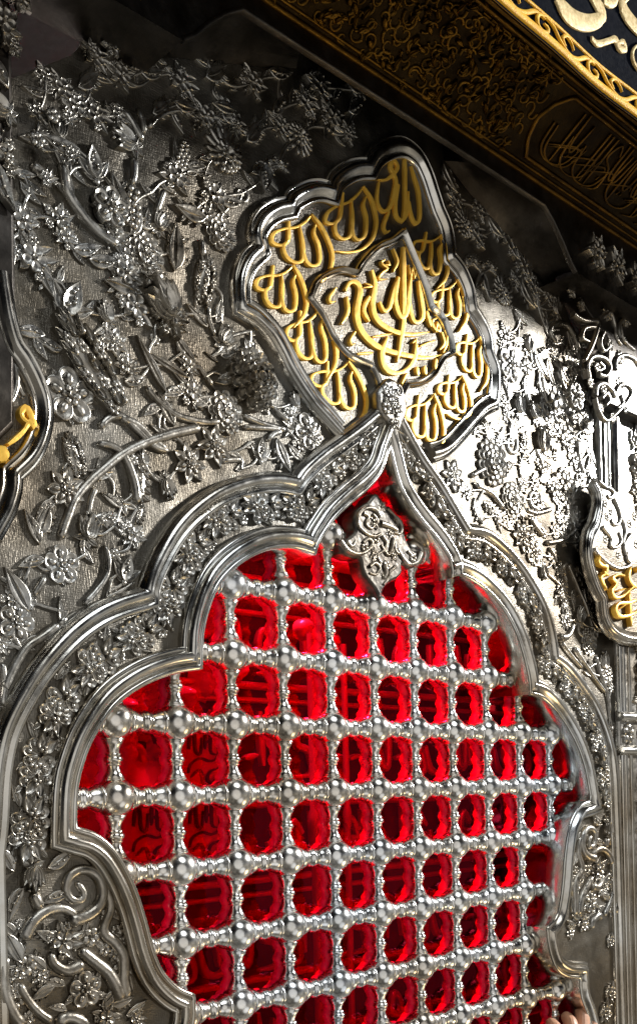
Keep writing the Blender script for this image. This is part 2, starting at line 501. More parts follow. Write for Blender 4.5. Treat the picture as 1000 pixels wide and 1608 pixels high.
def m_bud(seed=0):
    rd = random.Random(seed); mb = MB()
    dome(mb, 0, .1, .42, .30, .0, na=12, sx=.85)
    for i, a in enumerate((2.3, .85, 1.95, 1.2, 1.57)):
        petal(mb, 0, -.35, a, 1.0+.2*(i == 4), .21, .16, .12+.03*i, 'cup', .6, .05, (a-1.57)*-.25)
    for s_ in (-1, 1):
        petal(mb, 0, -.35, 1.57+s_*1.5, .62, .17, .16, .03, 'ridge', .8, 0, s_*.35)
        petal(mb, 0, -.45, 1.57+s_*2.3, .45, .14, .12, .02, 'ridge', .8, 0, s_*.2)
    for i in range(3): dome(mb, -.2+.2*i, .72, .1, .16, .12, na=7)
    return mb
def m_thistle(seed=0):
    """long tapering flower head covered with scales, florets and beads (points up)"""
    rd = random.Random(seed); mb = MB()
    for r in range(7):
        y = -.8+.22*r; hw = .16+.26*math.sin(math.pi*min(1, (r+.6)/7.5))
        for i in range(3):
            x = hw*(i-1)+rd.uniform(-.03, .03)
            if (r+i) % 3 == 0: floret(mb, x, y, .16, .16, 5, rd.random())
            elif (r+i) % 3 == 1: petal(mb, x, y-.05, 1.57+(i-1)*-.35, .36, .11, .13, .14, 'cup', .7)
            else: dome(mb, x, y, .09, .14, .16, na=7)
        for s_ in (-1, 1):
            petal(mb, s_*hw*.9, y-.05, 1.57-s_*.8, .42, .12, .14, .05, 'ridge', .7, 0, s_*.2)
    petal(mb, 0, -.95, 1.57, 1.8, .36, .16, 0, 'dome', .6)
    for a in (1.1, 1.57, 2.05): petal(mb, 0, .55, a, .5, .13, .16, .06, 'ridge', .8)
    return mb
def m_leaf(seed=0, bend=.18):
    mb = MB(); leaf(mb, -1, 0, 0, 2.0, .42, .24, .02, bend, True); return mb
def m_leaf_plain(seed=0, bend=.3):
    mb = MB(); petal(mb, -1, 0, 0, 2.0, .40, .22, .02, 'ridge', .8, .05, bend)
    for i in range(3): dome(mb, -.35+.4*i, .02+.3*bend*i, .09, .12, .2, na=7)
    return mb
def m_spear(seed=0):
    mb = MB(); petal(mb, -1, 0, 0, 2.0, .17, .16, .02, 'ridge', .6, .03, .06); return mb
def m_vleaf(seed=0):
    mb = MB()
    petal(mb, 0, -.9, 1.57+.38, 1.7, .24, .2, .02, 'cup', .8, .05, .1)
    petal(mb, 0, -.9, 1.57-.38, 1.7, .24, .2, .05, 'cup', .8, .05, -.1)
    dome(mb, 0, -.8, .2, .25, 0, na=8); return mb
def m_sprig(seed=0):
    """packed spray: a flower between curling leaves with small florets"""
    rd = random.Random(seed); mb = MB()
    a0 = rd.uniform(0, 6.28)
    for i in range(6):
        a = a0+i*1.05+rd.uniform(-.25, .25)
        petal(mb, .2*math.cos(a), .2*math.sin(a), a, rd.uniform(.7, .95), rd.uniform(.17, .25), .16, .02, rd.choice(['ridge', 'cup']), .75, .04, rd.uniform(-.35, .35))
    cx, cy = rd.uniform(-.2, .2), rd.uniform(-.2, .2)
    for i in range(5):
        a = a0+i*1.257; petal(mb, cx+.08*math.cos(a), cy+.08*math.sin(a), a, .48, .24, .13, .15, 'cup', .15)
    dome(mb, cx, cy, .13, .16, .24, na=8, hole=True)
    for i in range(3):
        a = rd.uniform(0, 6.28); floret(mb, .66*math.cos(a), .66*math.sin(a), .24, .12, 5, rd.random())
    for i in range(4):
        a = rd.uniform(0, 6.28); dome(mb, .8*math.cos(a), .8*math.sin(a), .08, .14, .03, na=7)
    return mb
def m_bandsprig(seed=0):
    """repeat of the arch band: half-turned five petal flower, folded leaf pair, three beads (points up)"""
    rd = random.Random(seed); mb = MB()
    for i in range(6):
        a = math.pi*1.12+i*math.pi*.76/5*1.55-.35
        petal(mb, .08*math.cos(a), -.2+.08*math.sin(a), a, .72, .27, .16, .03+.01*i, 'cup', .1)
        dome(mb, .5*math.cos(a), -.2+.5*math.sin(a), .12, .13, .14, na=8)
    petal(mb, .05, -.05, 1.57+.75, .85, .24, .2, .14, 'cup', .7, .02, -.25)
    petal(mb, -.05, -.05, 1.57-.75, .85, .24, .2, .14, 'cup', .7, .02, .25)
    petal(mb, 0, -.05, 1.57, .85, .2, .2, .12, 'ridge', .7)
    for x, y in ((-.1, -.02), (.1, -.02), (0, .14)): dome(mb, x, y, .1, .13, .3, na=8)
    petal(mb, -.3, -.75, 3.6, .55, .16, .15, .02, 'ridge', .7, 0, .3)
    petal(mb, .3, -.75, 5.6, .55, .16, .15, .02, 'ridge', .7, 0, -.3)
    if seed % 2: floret(mb, .55, .6, .2, .03); floret(mb, -.62, .5, .17, .03)
    else: petal(mb, .45, .3, .6, .5, .14, .15, .03, 'ridge', .7, 0, .3); dome(mb, -.6, .6, .1, .14, .02, na=7)
    return mb
def m_frond(seed=0):
    """curved leaf full of little florets"""
    rd = random.Random(seed); mb = MB()
    c = [(-1, -.25), (-.5, .08), (0, .2), (.5, .1), (1, -.25)]
    q = crom(c, 4)
    tube(mb, q, lambda t: .30*math.sin(math.pi*min(1, .1+.9*t))**.6+.03, z=0, lift=.35)
    for i in range(7):
        t = q[min(len(q)-1, 1+2*i)]
        if i % 2: floret(mb, t[0], t[1], .18, .1, 5, rd.random())
        else: petal(mb, t[0]-.1, t[1], .6*(1 if i % 4 else -1), .34, .1, .14, .1, 'cup', .7)
    for i in range(6):
        t = q[min(len(q)-1, 2+2*i)]; petal(mb, t[0], t[1]+.18, .9, .34, .1, .13, 0, 'ridge', .8); petal(mb, t[0], t[1]-.18, -.9, .3, .09, .12, 0, 'ridge', .8)
    return mb
def m_floret(seed=0):
    mb = MB(); floret(mb, 0, 0, 1.0, .02, 5, .2)
    for i in range(5):
        a = .2+.63+2*math.pi*i/5; petal(mb, .55*math.cos(a), .55*math.sin(a), a, .5, .14, .2, 0, 'ridge', .7)
    return mb
def m_berries(seed=0):
    rd = random.Random(seed); mb = MB()
    for r in range(6):
        for i in range(3 if r < 4 else 2):
            dome(mb, (i-1)*.3+rd.uniform(-.06, .06), -.8+.32*r, .19, .26, .05, na=8)
    petal(mb, -.3, -1, 1.57+.35, 1.7, .22, .18, 0, 'ridge', .7, 0, .1)
    return mb
def m_curl(seed=0):
    mb = MB()
    q = [((.12+.75*t)*math.cos(5.2*t*1.6), (.12+.75*t)*math.sin(5.2*t*1.6)) for t in np.linspace(0, 1, 26)]
    tube(mb, q, .13, .24, 0, 1.1); dome(mb, 0, 0, .2, .3, .02, na=9); return mb

LIB = {}
def lib(kind, var=0):
    key = (kind, var)
    if key not in LIB:
        f = {'rosette': lambda s: m_rosette(3, s), 'bigrosette': lambda s: m_rosette(4, s), 'star': lambda s: m_star(7, s), 'cinque': m_cinque,
             'daisy': m_daisy, 'tulip': m_tulip, 'bud': m_bud, 'thistle': m_thistle, 'leaf': m_leaf, 'leafp': m_leaf_plain,
             'spear': m_spear, 'vleaf': m_vleaf, 'sprig': m_sprig, 'band': m_bandsprig, 'frond': m_frond, 'floret': m_floret,
             'berries': m_berries, 'curl': m_curl, 'rc': lambda s: m_rosette_centre(), 'cb': lambda s: m_centre_bead()}[kind]
        LIB[key] = f(var).mesh(NAMES.get(kind, kind), M['relief'])
    return LIB[key]
NAMES = {'rosette': 'rosette_flower', 'bigrosette': 'rosette_flower', 'star': 'star_flower', 'cinque': 'five_petal_flower', 'daisy': 'daisy_flower',
         'tulip': 'tulip_flower', 'bud': 'flower_bud', 'thistle': 'thistle_head', 'leaf': 'leaf', 'leafp': 'curled_leaf', 'spear': 'spear_leaf', 'vleaf': 'leaf_pair',
         'sprig': 'flower_sprig', 'band': 'flower_sprig', 'frond': 'frond', 'floret': 'small_flower', 'berries': 'berry_spray', 'curl': 'curl',
         'rc': 'flower_centre', 'cb': 'flower_centre'}
RIGHT = {'leaf', 'leafp', 'spear', 'frond'}        # built pointing right, the rest point up
CENTRE = {'rosette': 'rc', 'bigrosette': 'rc', 'star': 'rc', 'cinque': 'cb', 'daisy': 'rc'}

def put_wall(kind, X, Y, ang, size, parent, z=0.37, var=0, flip=1, depth=1.0, sx=1.0):
    """ornament on the wall at (X,Y), pointing along ang (radians, wall plane)"""
    og = origin_of(parent)
    o = bpy.data.objects.new(NAMES[kind], lib(kind, var)); COL.objects.link(o); o.parent = parent
    o.location = world(X-og[0], Y-og[1], z-og[2])
    a = ang if kind in RIGHT else ang-math.pi/2
    o.rotation_euler = (0, -a, 0)
    o.scale = (size*sx*flip, size*depth, size) if kind not in RIGHT else (size*sx, size*depth, size*flip)
    if kind in CENTRE:
        c = bpy.data.objects.new(NAMES[CENTRE[kind]], lib(CENTRE[kind])); COL.objects.link(c); c.parent = o
    return o

def put(kind, px, py, size, deg, parent, z=0.37, var=0, flip=1, depth=1.0, mirror=False, sx=1.0):
    """the same, read off the photograph: centre, half height in pixels and direction as seen"""
    X, Y = wall(px, py, z); d = math.radians(deg)
    X2, Y2 = wall(px+12*math.cos(d), py-12*math.sin(d), z)
    _, Yu = wall(px, py-12, z)
    s = size*(Yu-Y)/12; a = math.atan2(Y2-Y, X2-X)
    if mirror: X = 0.06-X; a = math.pi-a; flip = -flip
    return put_wall(kind, X, Y, a, s, parent, z, var, flip, depth, sx)

def cord(parent, pts, w0, w1=None, z=0.37, lift=1.0, name='stem', mirror=False, mat='relief', grooves=True):
    """raised stem through pixel points; w in wall units (half width)"""
    q = wl(pts, z)
    if mirror: q = [(0.06-x, y) for x, y in q]
    mb = MB(); q2 = resample(crom(q, 8), 0.04); n_ = len(q2)
    f = lambda t: (w0+((w0 if w1 is None else w1)-w0)*t)*min(1, .25+(t*n_*.04/.10)**.5, .25+((1-t)*n_*.04/.10)**.5)
    tube(mb, q2, f, None, z, lift)
    return part(name, mb, M[mat], parent)

# ================================================================== THE SETTING: the silver wall
ZF = 0.35
# ---- opening edge of the window arch (traced, wall plane)
open_segs_px = [
    [(306, 1557), (282, 1549), (258, 1524), (244, 1490), (233, 1447), (221, 1408), (204, 1368), (180, 1330), (153, 1308), (123, 1298)],
    [(123, 1298), (124, 1262), (126, 1235), (131, 1211), (144, 1173), (163, 1139), (182, 1113), (206, 1092), (240, 1072), (280, 1058), (320, 1052)],
    [(320, 1052), (321, 1020), (323, 992), (331, 958), (346, 922), (369, 895), (398, 875), (430, 863), (466, 862), (498, 871)],
    [(498, 871), (503, 855), (513, 838), (529, 815), (556, 789), (581, 768), (602, 742), (613, 708)],
    [(613, 708), (617, 728), (631, 772), (659, 815), (688, 850), (708, 883), (710, 908)],
    [(710, 908), (724, 905), (745, 914), (766, 930), (790, 957), (810, 993), (823, 1032), (831, 1068), (832, 1091)],
    [(832, 1091), (856, 1100), (880, 1126), (904, 1166), (919, 1208), (928, 1256)],
    [(928, 1256), (913, 1262), (899, 1284), (892, 1308), (887, 1345), (884, 1385), (880, 1416), (874, 1440), (859, 1458)],
    [(859, 1458), (861, 1484), (867, 1508), (876, 1527), (892, 1537), (911, 1539)],
    [(911, 1539), (913, 1568), (924, 1600), (934, 1640)],
]
ZM = 0.50
segs = [wl(s, ZM) for s in open_segs_px]
# continue the left jamb below the picture as the mirror of the right one
mir = lambda s: [(-x, y) for x, y in reversed(s)]
segs = [mir(segs[9]), mir(segs[8])] + segs
# join ends exactly
for i in range(len(segs)-1):
    a, b = segs[i][-1], segs[i+1][0]; mpt = ((a[0]+b[0])/2, (a[1]+b[1])/2)
    segs[i][-1] = mpt; segs[i+1][0] = mpt
OPEN = path(segs, 0.085)
BOT = -6.2
OPEN_CL = [(OPEN[0][0], BOT)] + OPEN + [(OPEN[-1][0], BOT)]   # runs left jamb -> apex -> right jamb

def inside(poly, x, y):
    c = False; n = len(poly)
    for i in range(n):
        x1, y1 = poly[i]; x2, y2 = poly[i-1]
        if (y1 > y) != (y2 > y) and x < (x2-x1)*(y-y1)/(y2-y1)+x1: c = not c
    return c

# left -> right over the apex: the outside of the arch is on the left hand of travel, so +offset = outwards
def off_loop(pts, d):
    return [(p[0]+n[0]*d, p[1]+n[1]*d) for p, n in zip(pts, normals(pts))]

XL, XR = -6.35, 6.35
# ---- outer moulding of the arch band
outer_px = [
    [(-6, 1345), (0, 1290), (3, 1235), (8, 1192), (20, 1144), (48, 1088), (80, 1041), (120, 997), (160, 967), (197, 950), (241, 937)],
    [(241, 937), (243, 918), (256, 884), (280, 841), (308, 808), (345, 780), (380, 765), (415, 757), (445, 756), (471, 761)],
    [(471, 761), (484, 742), (512, 717), (540, 697), (570, 675), (600, 650)],
]
outerR_px = [
    [(622, 642), (640, 678), (664, 720), (690, 757), (713, 795), (736, 834)],
    [(736, 834), (765, 839), (792, 859), (816, 885), (840, 921), (858, 957), (869, 998), (874, 1033)],
    [(874, 1033), (893, 1048), (914, 1074), (936, 1107), (952, 1144), (963, 1183), (968, 1227)],
]
oL = [wl(s, ZM) for s in outer_px]; oR = [wl(s, ZM) for s in outerR_px]
OUTL = path(oL, 0.085); OUTR = path(oR, 0.085)
OUTL = [(OUTL[0][0], BOT), (OUTL[0][0], -3), (OUTL[0][0]-.0, -1)] + OUTL
OUTR = OUTR + [(OUTR[-1][0]+.04, -1), (OUTR[-1][0]+.06, -3), (OUTR[-1][0]+.06, BOT)]

# ------------------------------------------------------------------ wall panel (spandrels)
panel = thing('silver_wall_panel', 0, BOT, 0, 'tall silver wall panel embossed with raised flowers and stems around the window arch', 'wall panel')
mb = MB()
hole = off_loop(OPEN_CL, 0.12)
TOPB = [(4.79, 10.19), (4.2, 10.42), (3.18, 10.75), (1.74, 11.35), (0.0, 12.0), (-1.74, 11.35), (-3.18, 10.75), (-4.2, 10.42), (-4.79, 10.19)]
outline = [(-7.3, BOT-.3), (7.3, BOT-.3), (7.3, 7.2), (6.6, 8.9), (5.6, 9.7), (5.0, 10.5)] + [(2.0, 12.6), (-2.0, 12.6)] + [(-5.0, 10.5), (-5.6, 9.7), (-6.6, 8.9), (-7.3, 7.2)]
hole[0] = (hole[0][0], BOT); hole[-1] = (hole[-1][0], BOT)
sheet(mb, [outline, hole], ZF)
part('ground_sheet', mb, M['field'], panel, smooth=False)

# ------------------------------------------------------------------ arch surround
arch = thing('window_arch_surround', 0, BOT, 0.1, 'cusped silver arch with two polished mouldings and a band of flower sprigs', 'window arch')
PR_IN = [(0.00, 0.10), (0.00, 0.47), (0.015, 0.50), (0.05, 0.515), (0.075, 0.50), (0.085, 0.475), (0.11, 0.50), (0.145, 0.55), (0.19, 0.57), (0.235, 0.555), (0.265, 0.515), (0.275, 0.475), (0.30, 0.485), (0.33, 0.475), (0.345, 0.44), (0.35, 0.34)]
mb = MB(); sweep(mb, OPEN_CL, PR_IN); part('inner_moulding', mb, M['mould'], arch)
PR_OUT = [(-0.165, 0.33), (-0.16, 0.42), (-0.135, 0.455), (-0.10, 0.455), (-0.075, 0.43), (-0.06, 0.43), (-0.035, 0.485), (0.02, 0.53), (0.075, 0.525), (0.12, 0.485), (0.14, 0.44), (0.155, 0.43), (0.165, 0.33)]
mb = MB(); sweep(mb, OUTL, PR_OUT); part('outer_moulding', mb, M['mould'], arch)
mb = MB(); sweep(mb, OUTR, PR_OUT); part('outer_moulding', mb, M['mould'], arch)
# lining of the opening, from the moulding back to the glass
mb = MB(); sweep(mb, OPEN_CL, [(0.0, 0.12), (0.012, -0.10), (0.012, -0.58)]); part('polished_lining', mb, M['reveal'], arch)
# band sheet between the two mouldings
mb = MB()
ringo = OUTL + OUTR
hole2 = off_loop(OPEN_CL, 0.15); hole2[0] = (hole2[0][0], BOT+.05); hole2[-1] = (hole2[-1][0], BOT+.05)
sheet(mb, [ringo + list(reversed(hole2))], 0.372)
part('band_sheet', mb, M['field'], arch, smooth=False)

bandL = resample(crom(wl([(42, 1345), (44, 1300), (52, 1225), (70, 1160), (98, 1097), (135, 1052), (180, 1016), (228, 990), (257, 966), (272, 918), (297, 868), (338, 822), (380, 800), (430, 792), (482, 790), (512, 745), (555, 712), (592, 682)], .4), 6), 0.02)
bandR = resample(crom(wl([(628, 682), (648, 722), (676, 765), (702, 812), (722, 850), (758, 862), (798, 893), (828, 935), (848, 985), (856, 1037), (885, 1066), (915, 1106), (935, 1152), (946, 1200), (950, 1262)], .4), 6), 0.02)
def along(q, step, start=0.0):
    d = [0]
    for a, b in zip(q, q[1:]): d.append(d[-1]+math.hypot(b[0]-a[0], b[1]-a[1]))
    t = start
    while t < d[-1]:
        i = max(1, next(k for k, x in enumerate(d) if x >= t)); a, b = q[max(0, i-4)], q[min(len(q)-1, i+4)]
        yield q[i][0], q[i][1], math.atan2(b[1]-a[1], b[0]-a[0]); t += step
rd = random.Random(5)
for q, sg in ((bandL, 1), (bandR, -1)):
    for i, (x, y, a) in enumerate(along(q, 0.385, 0.12)):
        put_wall('band', x+rd.uniform(-.02, .02), y+rd.uniform(-.02, .02), a+(math.pi if (i % 2 == 0) else 0.0)+rd.uniform(-.25, .25), 0.30*rd.uniform(.95, 1.08), arch, .375, var=i % 4, flip=1 if i % 3 else -1, depth=.9)
        b = a+1.57*(1 if i % 2 else -1)
        put_wall('leafp', x+.19*math.cos(a)+.15*math.cos(b), y+.19*math.sin(a)+.15*math.sin(b), a+rd.uniform(-.6, .6), .15, arch, .375, flip=1 if i % 2 else -1, depth=.9)
        if i % 2: put_wall('floret', x+.19*math.cos(a)-.15*math.cos(b), y+.19*math.sin(a)-.15*math.sin(b), a, .085, arch, .375, depth=.9)

# scroll ornament in the lower corners (left as seen, right as its mirror)
def Z4(pts): return [(x/3.846, 1260+y/3.846) for x, y in pts]
for mr_ in (False, True):
    sc = []
    cord(arch, Z4([(400, 725), (500, 695), (575, 645), (612, 560), (594, 470), (540, 418), (470, 412), (408, 455), (392, 530), (425, 588), (485, 592), (500, 550), (468, 500), (450, 490)]), .10, .05, .372, 1.1, 'scroll', mr_)
    cord(arch, Z4([(130, 840), (180, 735), (270, 660), (370, 642), (460, 690)]), .10, .06, .372, 1.1, 'scroll', mr_)
    cord(arch, Z4([(300, 905), (318, 975), (400, 1018), (500, 975)]), .06, .10, .372, 1.1, 'scroll', mr_)
    cord(arch, Z4([(470, 890), (560, 962), (640, 1030), (695, 1125), (720, 1200)]), .08, .10, .372, 1.1, 'scroll', mr_)
    cord(arch, Z4([(30, 925), (16, 1040), (25, 1170), (75, 1290), (130, 1360)]), .07, .10, .372, 1.1, 'scroll', mr_)
    cord(arch, Z4([(110, 1095), (150, 1180), (220, 1265), (310, 1330)]), .06, .07, .372, 1.1, 'scroll', mr_)
    cord(arch, Z4([(190, 545), (215, 600), (235, 650)]), .08, .09, .372, 1.0, 'scroll', mr_)
    cord(arch, Z4([(330, 1345), (400, 1300), (490, 1330), (520, 1400)]), .08, .09, .372, 1.0, 'scroll', mr_)
    cord(arch, Z4([(600, 470), (650, 560), (660, 650), (620, 780), (690, 850), (740, 940), (740, 1080), (760, 1190)]), .07, .10, .372, .9, 'scroll', mr_)
    for k, x, y, s, dg, v in [('cinque', 510, 1132, 30, 100, 0), ('sprig', 375, 835, 27, 20, 1), ('floret', 548, 815, 13, 0, 0), ('floret', 640, 690, 10, 0, 0), ('floret', 160, 985, 15, 0, 0),
            ('floret', 95, 1205, 13, 0, 0), ('floret', 712, 1022, 10, 0, 0), ('floret', 752, 1130, 10, 0, 0), ('floret', 632, 892, 9, 0, 0), ('floret', 702, 782, 9, 0, 0), ('floret', 738, 845, 7, 0, 0),
            ('floret', 622, 522, 6, 0, 0), ('floret', 640, 582, 8, 0, 0), ('leaf', 85, 865, 26, 110, 0), ('leaf', 225, 960, 18, 130, 0), ('leafp', 330, 1075, 17, 150, 0), ('leaf', 250, 1140, 18, 200, 0),
            ('leaf', 665, 1185, 18, 40, 0), ('leaf', 735, 1215, 17, 10, 0), ('leafp', 820, 1265, 17, 20, 0), ('leafp', 370, 365, 22, 20, 0), ('leafp', 65, 600, 24, 230, 0), ('leaf', 45, 335, 20, 110, 0),
            ('leafp', 325, 560, 19, 180, 0), ('leaf', 280, 800, 18, 140, 0), ('bud', 190, 430, 29, 270, 0), ('sprig', 150, 190, 24, 80, 2), ('cinque', 180, 60, 20, 60, 0), ('leafp', 690, 690, 14, 300, 0),
            ('floret', 180, 790, 8, 0, 0), ('leaf', 50, 750, 16, 130, 0), ('sprig', 640, 1290, 22, 0, 3), ('leafp', 520, 760, 12, 60, 0), ('leafp', 600, 850, 12, 120, 0), ('leafp', 470, 800, 12, 200, 0),
            ('floret', 60, 1060, 8, 0, 0), ('sprig', 450, 1000, 13, 0, 1), ('leafp', 590, 1080, 14, 60, 0), ('sprig', 700, 930, 13, 30, 2), ('leafp', 745, 1010, 13, 290, 0), ('sprig', 660, 600, 11, 0, 0), ('leafp', 690, 640, 11, 290, 0), ('sprig', 120, 1010, 16, 0, 3), ('leafp', 420, 1180, 13, 200, 0), ('leafp', 600, 1180, 15, 330, 0), ('sprig', 120, 760, 13, 0, 2), ('sprig', 700, 1100, 12, 0, 3), ('leafp', 770, 1090, 12, 270, 0), ('sprig', 80, 1150, 14, 0, 1), ('sprig', 240, 1050, 14, 0, 0), ('leafp', 350, 1230, 14, 150, 0), ('sprig', 430, 690, 11, 0, 1), ('leafp', 250, 690, 11, 30, 0), ('leafp', 640, 470, 10, 290, 0), ('sprig', 820, 1310, 16, 0, 1), ('leafp', 180, 1290, 14, 40, 0), ('floret', 170, 1310, 10, 0, 0)]:
        X_, Y_ = Z4([(x, y)])[0]
        put(k, X_, Y_, s*(1.0 if k == 'cinque' else 1.28), dg, arch, .375, v, mirror=mr_, depth=.95)
    # two long filler sprays outside the window jamb below the scroll
    if mr_:
        for x, y, s in ((958, 1560, 20), (950, 1590, 20), (958, 1478, 14), (962, 1430, 14), (960, 1385, 12)):
            put('sprig', x, y, s, 80, arch, .375, int(x) % 4)

# ------------------------------------------------------------------ arch crown finial and hanging palmette
fin = thing('crown_finial', *wall(612, 676, .5), .45, 'lobed silver flower knob at the tip of the window arch', 'finial')
mb = MB(); cpt = wall(613, 634, .5)
ol = wl([(612, 592), (622, 596), (631, 605), (637, 618), (640, 634), (640, 650), (634, 664), (630, 676), (622, 690), (618, 676), (610, 662), (602, 654), (596, 644), (593, 628), (593, 614), (600, 602)], .55)
plate(mb, resample(crom(ol, 4, True), .05), .34, .56, .07); part('knob_plate', mb, M['relief'], fin)
for x, y, s, k, v in ((612, 622, 17, 'sprig', 1), (622, 642, 15, 'sprig', 2), (606, 640, 11, 'floret', 0), (620, 664, 11, 'sprig', 3), (605, 610, 10, 'curl', 0), (626, 614, 10, 'curl', 0)):
    put(k, x, y, s, 80, fin, .555, v, depth=1.0)

pal = thing('hanging_palmette', *wall(598, 940, .1), .05, 'thick engraved silver palmette with curled lobes inside the tip of the window', 'palmette')
ZP = 0.30
ol = wl([(591, 774), (600, 783), (608, 794), (619, 804), (630, 813), (636, 824), (637, 840), (643, 856), (652, 864), (662, 866), (660, 882), (652, 891), (642, 893), (632, 886), (632, 899), (626, 908), (616, 913), (606, 921), (601, 932), (597, 944), (592, 930), (583, 917), (574, 906), (569, 892), (566, 878), (556, 877), (545, 873), (536, 864), (531, 843), (540, 848), (549, 842), (558, 833), (556, 818), (560, 803), (568, 795), (578, 788)], ZP)
mb = MB(); plate(mb, resample(crom(ol, 3, True), .04), .02, ZP, .05); part('palmette_plate', mb, M['engraved'], pal)
mb = MB()
for pts, r in (([(596, 812), (588, 800), (574, 798), (563, 808), (562, 824), (572, 836), (586, 842), (597, 838)], .045), ([(534, 850), (545, 864), (560, 870), (574, 866), (584, 854), (578, 846), (570, 852)], .05),
               ([(660, 868), (654, 882), (642, 886), (632, 876), (624, 862)], .05), ([(600, 842), (606, 852), (602, 864), (592, 872), (598, 884)], .035), ([(618, 846), (610, 872), (598, 856)], .04), ([(618, 848), (622, 866), (634, 872)], .03),
               ([(580, 890), (588, 884), (596, 892), (590, 902), (580, 900)], .035), ([(620, 890), (612, 898), (610, 908), (602, 918)], .035), ([(622, 812), (630, 824), (628, 838), (618, 836)], .04),
               ([(597, 822), (610, 826), (622, 832)], .06), ([(608, 798), (618, 808), (626, 818)], .03), ([(570, 806), (578, 812), (574, 822), (582, 830), (590, 822)], .035), ([(585, 808), (592, 816), (592, 830)], .03),
               ([(604, 886), (606, 900), (603, 908)], .045), ([(640, 866), (648, 874), (644, 880)], .03), ([(545, 850), (552, 858), (558, 850)], .035)):
    tube(mb, resample(crom(wl(pts, ZP), 6), .03), r, r*.6, ZP, 1.0)
part('scroll_relief', mb, M['relief'], pal)
for x, y, s_ in ((588, 818, 13), (612, 838, 11), (586, 872, 12), (616, 872, 11), (552, 862, 9), (646, 876, 9), (602, 906, 9), (600, 796, 9), (622, 818, 9)):
    put('sprig', x, y, s_, 60+x, pal, ZP-.01, int(x) % 4, depth=.9)
for x, y in ((606, 888), (572, 860), (648, 876), (590, 846)): 
    put('floret', x, y, 8, 0, pal, ZP)

# ------------------------------------------------------------------ gold medallion above the arch
ZD = 0.368
med = thing('gold_script_medallion', *wall(620, 600, ZD), ZD, 'large lobed silver medallion with gold Arabic words above the window arch', 'medallion')
fr = [[(540, 672), (519, 648), (496, 622), (467, 577), (440, 526), (412, 494), (386, 478)],
      [(386, 478), (384, 455), (386, 432), (396, 407), (415, 388)],
      [(415, 388), (409, 364), (420, 341), (439, 327), (461, 322)],
      [(461, 322), (468, 309), (491, 297), (510, 295), (527, 300)],
      [(527, 300), (534, 280), (553, 266), (570, 261), (586, 261)],
      [(586, 261), (598, 241), (618, 229), (640, 228), (661, 244), (675, 271), (684, 298), (693, 326)],
      [(693, 326), (704, 352), (709, 378), (711, 402)],
      [(711, 402), (727, 422), (740, 452), (745, 482)],
      [(745, 482), (761, 508), (769, 530), (771, 552)],
      [(771, 552), (780, 575), (782, 600), (779, 629)],
      [(779, 629), (762, 638), (742, 660), (715, 690), (698, 703), (682, 708)]]
mp_ = path([wl(s, .48) for s in fr], .06)
fieldm = mp_ + wl([(660, 690), (640, 660), (615, 640), (600, 650), (570, 672)], .48)
mb = MB(); sheet(mb, [fieldm], ZD); part('field_sheet', mb, M['field'], med, smooth=False)
PR_M = [(-0.155, 0.33), (-0.15, 0.41), (-0.125, 0.445), (-0.095, 0.44), (-0.075, 0.415), (-0.05, 0.43), (-0.02, 0.48), (0.03, 0.50), (0.07, 0.475), (0.085, 0.43), (0.105, 0.43), (0.125, 0.45), (0.145, 0.42), (0.155, 0.33)]
mb = MB(); sweep(mb, mp_, [(o*1.2, z) for o, z in PR_M]); part('outer_frame', mb, M['mould'], med)
inn = [[(601, 612), (597, 592), (586, 572)], [(586, 572), (553, 556), (529, 529), (511, 493), (491, 466)], [(491, 466), (500, 443), (518, 429), (540, 422), (563, 426)],
       [(563, 426), (577, 406), (598, 386), (620, 376), (637, 363)], [(637, 363), (654, 404), (670, 444), (681, 480)], [(681, 480), (698, 497), (709, 524), (714, 551)],
       [(714, 551), (699, 561), (684, 585), (665, 598), (642, 601)], [(642, 601), (637, 610), (632, 620)]]
mp2 = path([wl(s, .46) for s in inn], .05)
PR_I = [(-0.10, 0.34), (-0.095, 0.41), (-0.07, 0.435), (-0.045, 0.41), (-0.02, 0.44), (0.03, 0.475), (0.075, 0.445), (0.095, 0.40), (0.10, 0.34)]
mb = MB(); sweep(mb, mp2, [(o*.74, z) for o, z in PR_I]); part('inner_frame', mb, M['mould'], med)

# the repeated word, traced once (template) and laid out by three points: loop tip, apex, foot of the cup
TL, TA, TB = np.array([580., 580]), np.array([818., 360]), np.array([790., 695])
tS = [[(692, 398), (684, 470), (672, 552), (640, 588), (605, 592), (580, 575), (597, 522), (655, 482), (730, 455), (785, 408), (818, 360)],
      [(672, 552), (640, 600), (650, 662), (695, 690), (738, 662), (750, 560), (745, 448)],
      [(746, 600), (756, 672), (790, 695), (828, 662), (836, 560), (818, 480), (832, 425)]]
tSweep = [(816, 360), (862, 430), (890, 520), (898, 600), (872, 690), (805, 755), (720, 775), (640, 768)]
tCurl = [(816, 360), (862, 430), (893, 520), (905, 600), (888, 690), (850, 755), (820, 800)]
def word(L, A, B, sweep_=True, w=.090):
    Mx = np.column_stack([TA-TL, TB-TL]); Mp = np.column_stack([np.array(A)-np.array(L), np.array(B)-np.array(L)])
    T = Mp @ np.linalg.inv(Mx)
    f = lambda p: tuple(np.array(L)+T@(np.array(p, float)-TL))
    mb = MB()
    for k, s in enumerate(tS + [tSweep if sweep_ else tCurl]):
        stroke(mb, wl([f(p) for p in s], .46), w, .045, ZD+.004*k, nib=28, lo=.34)
    return part('gold_word', mb, M['gold'], med)
word((515, 345), (574.5, 290), (567.5, 374))
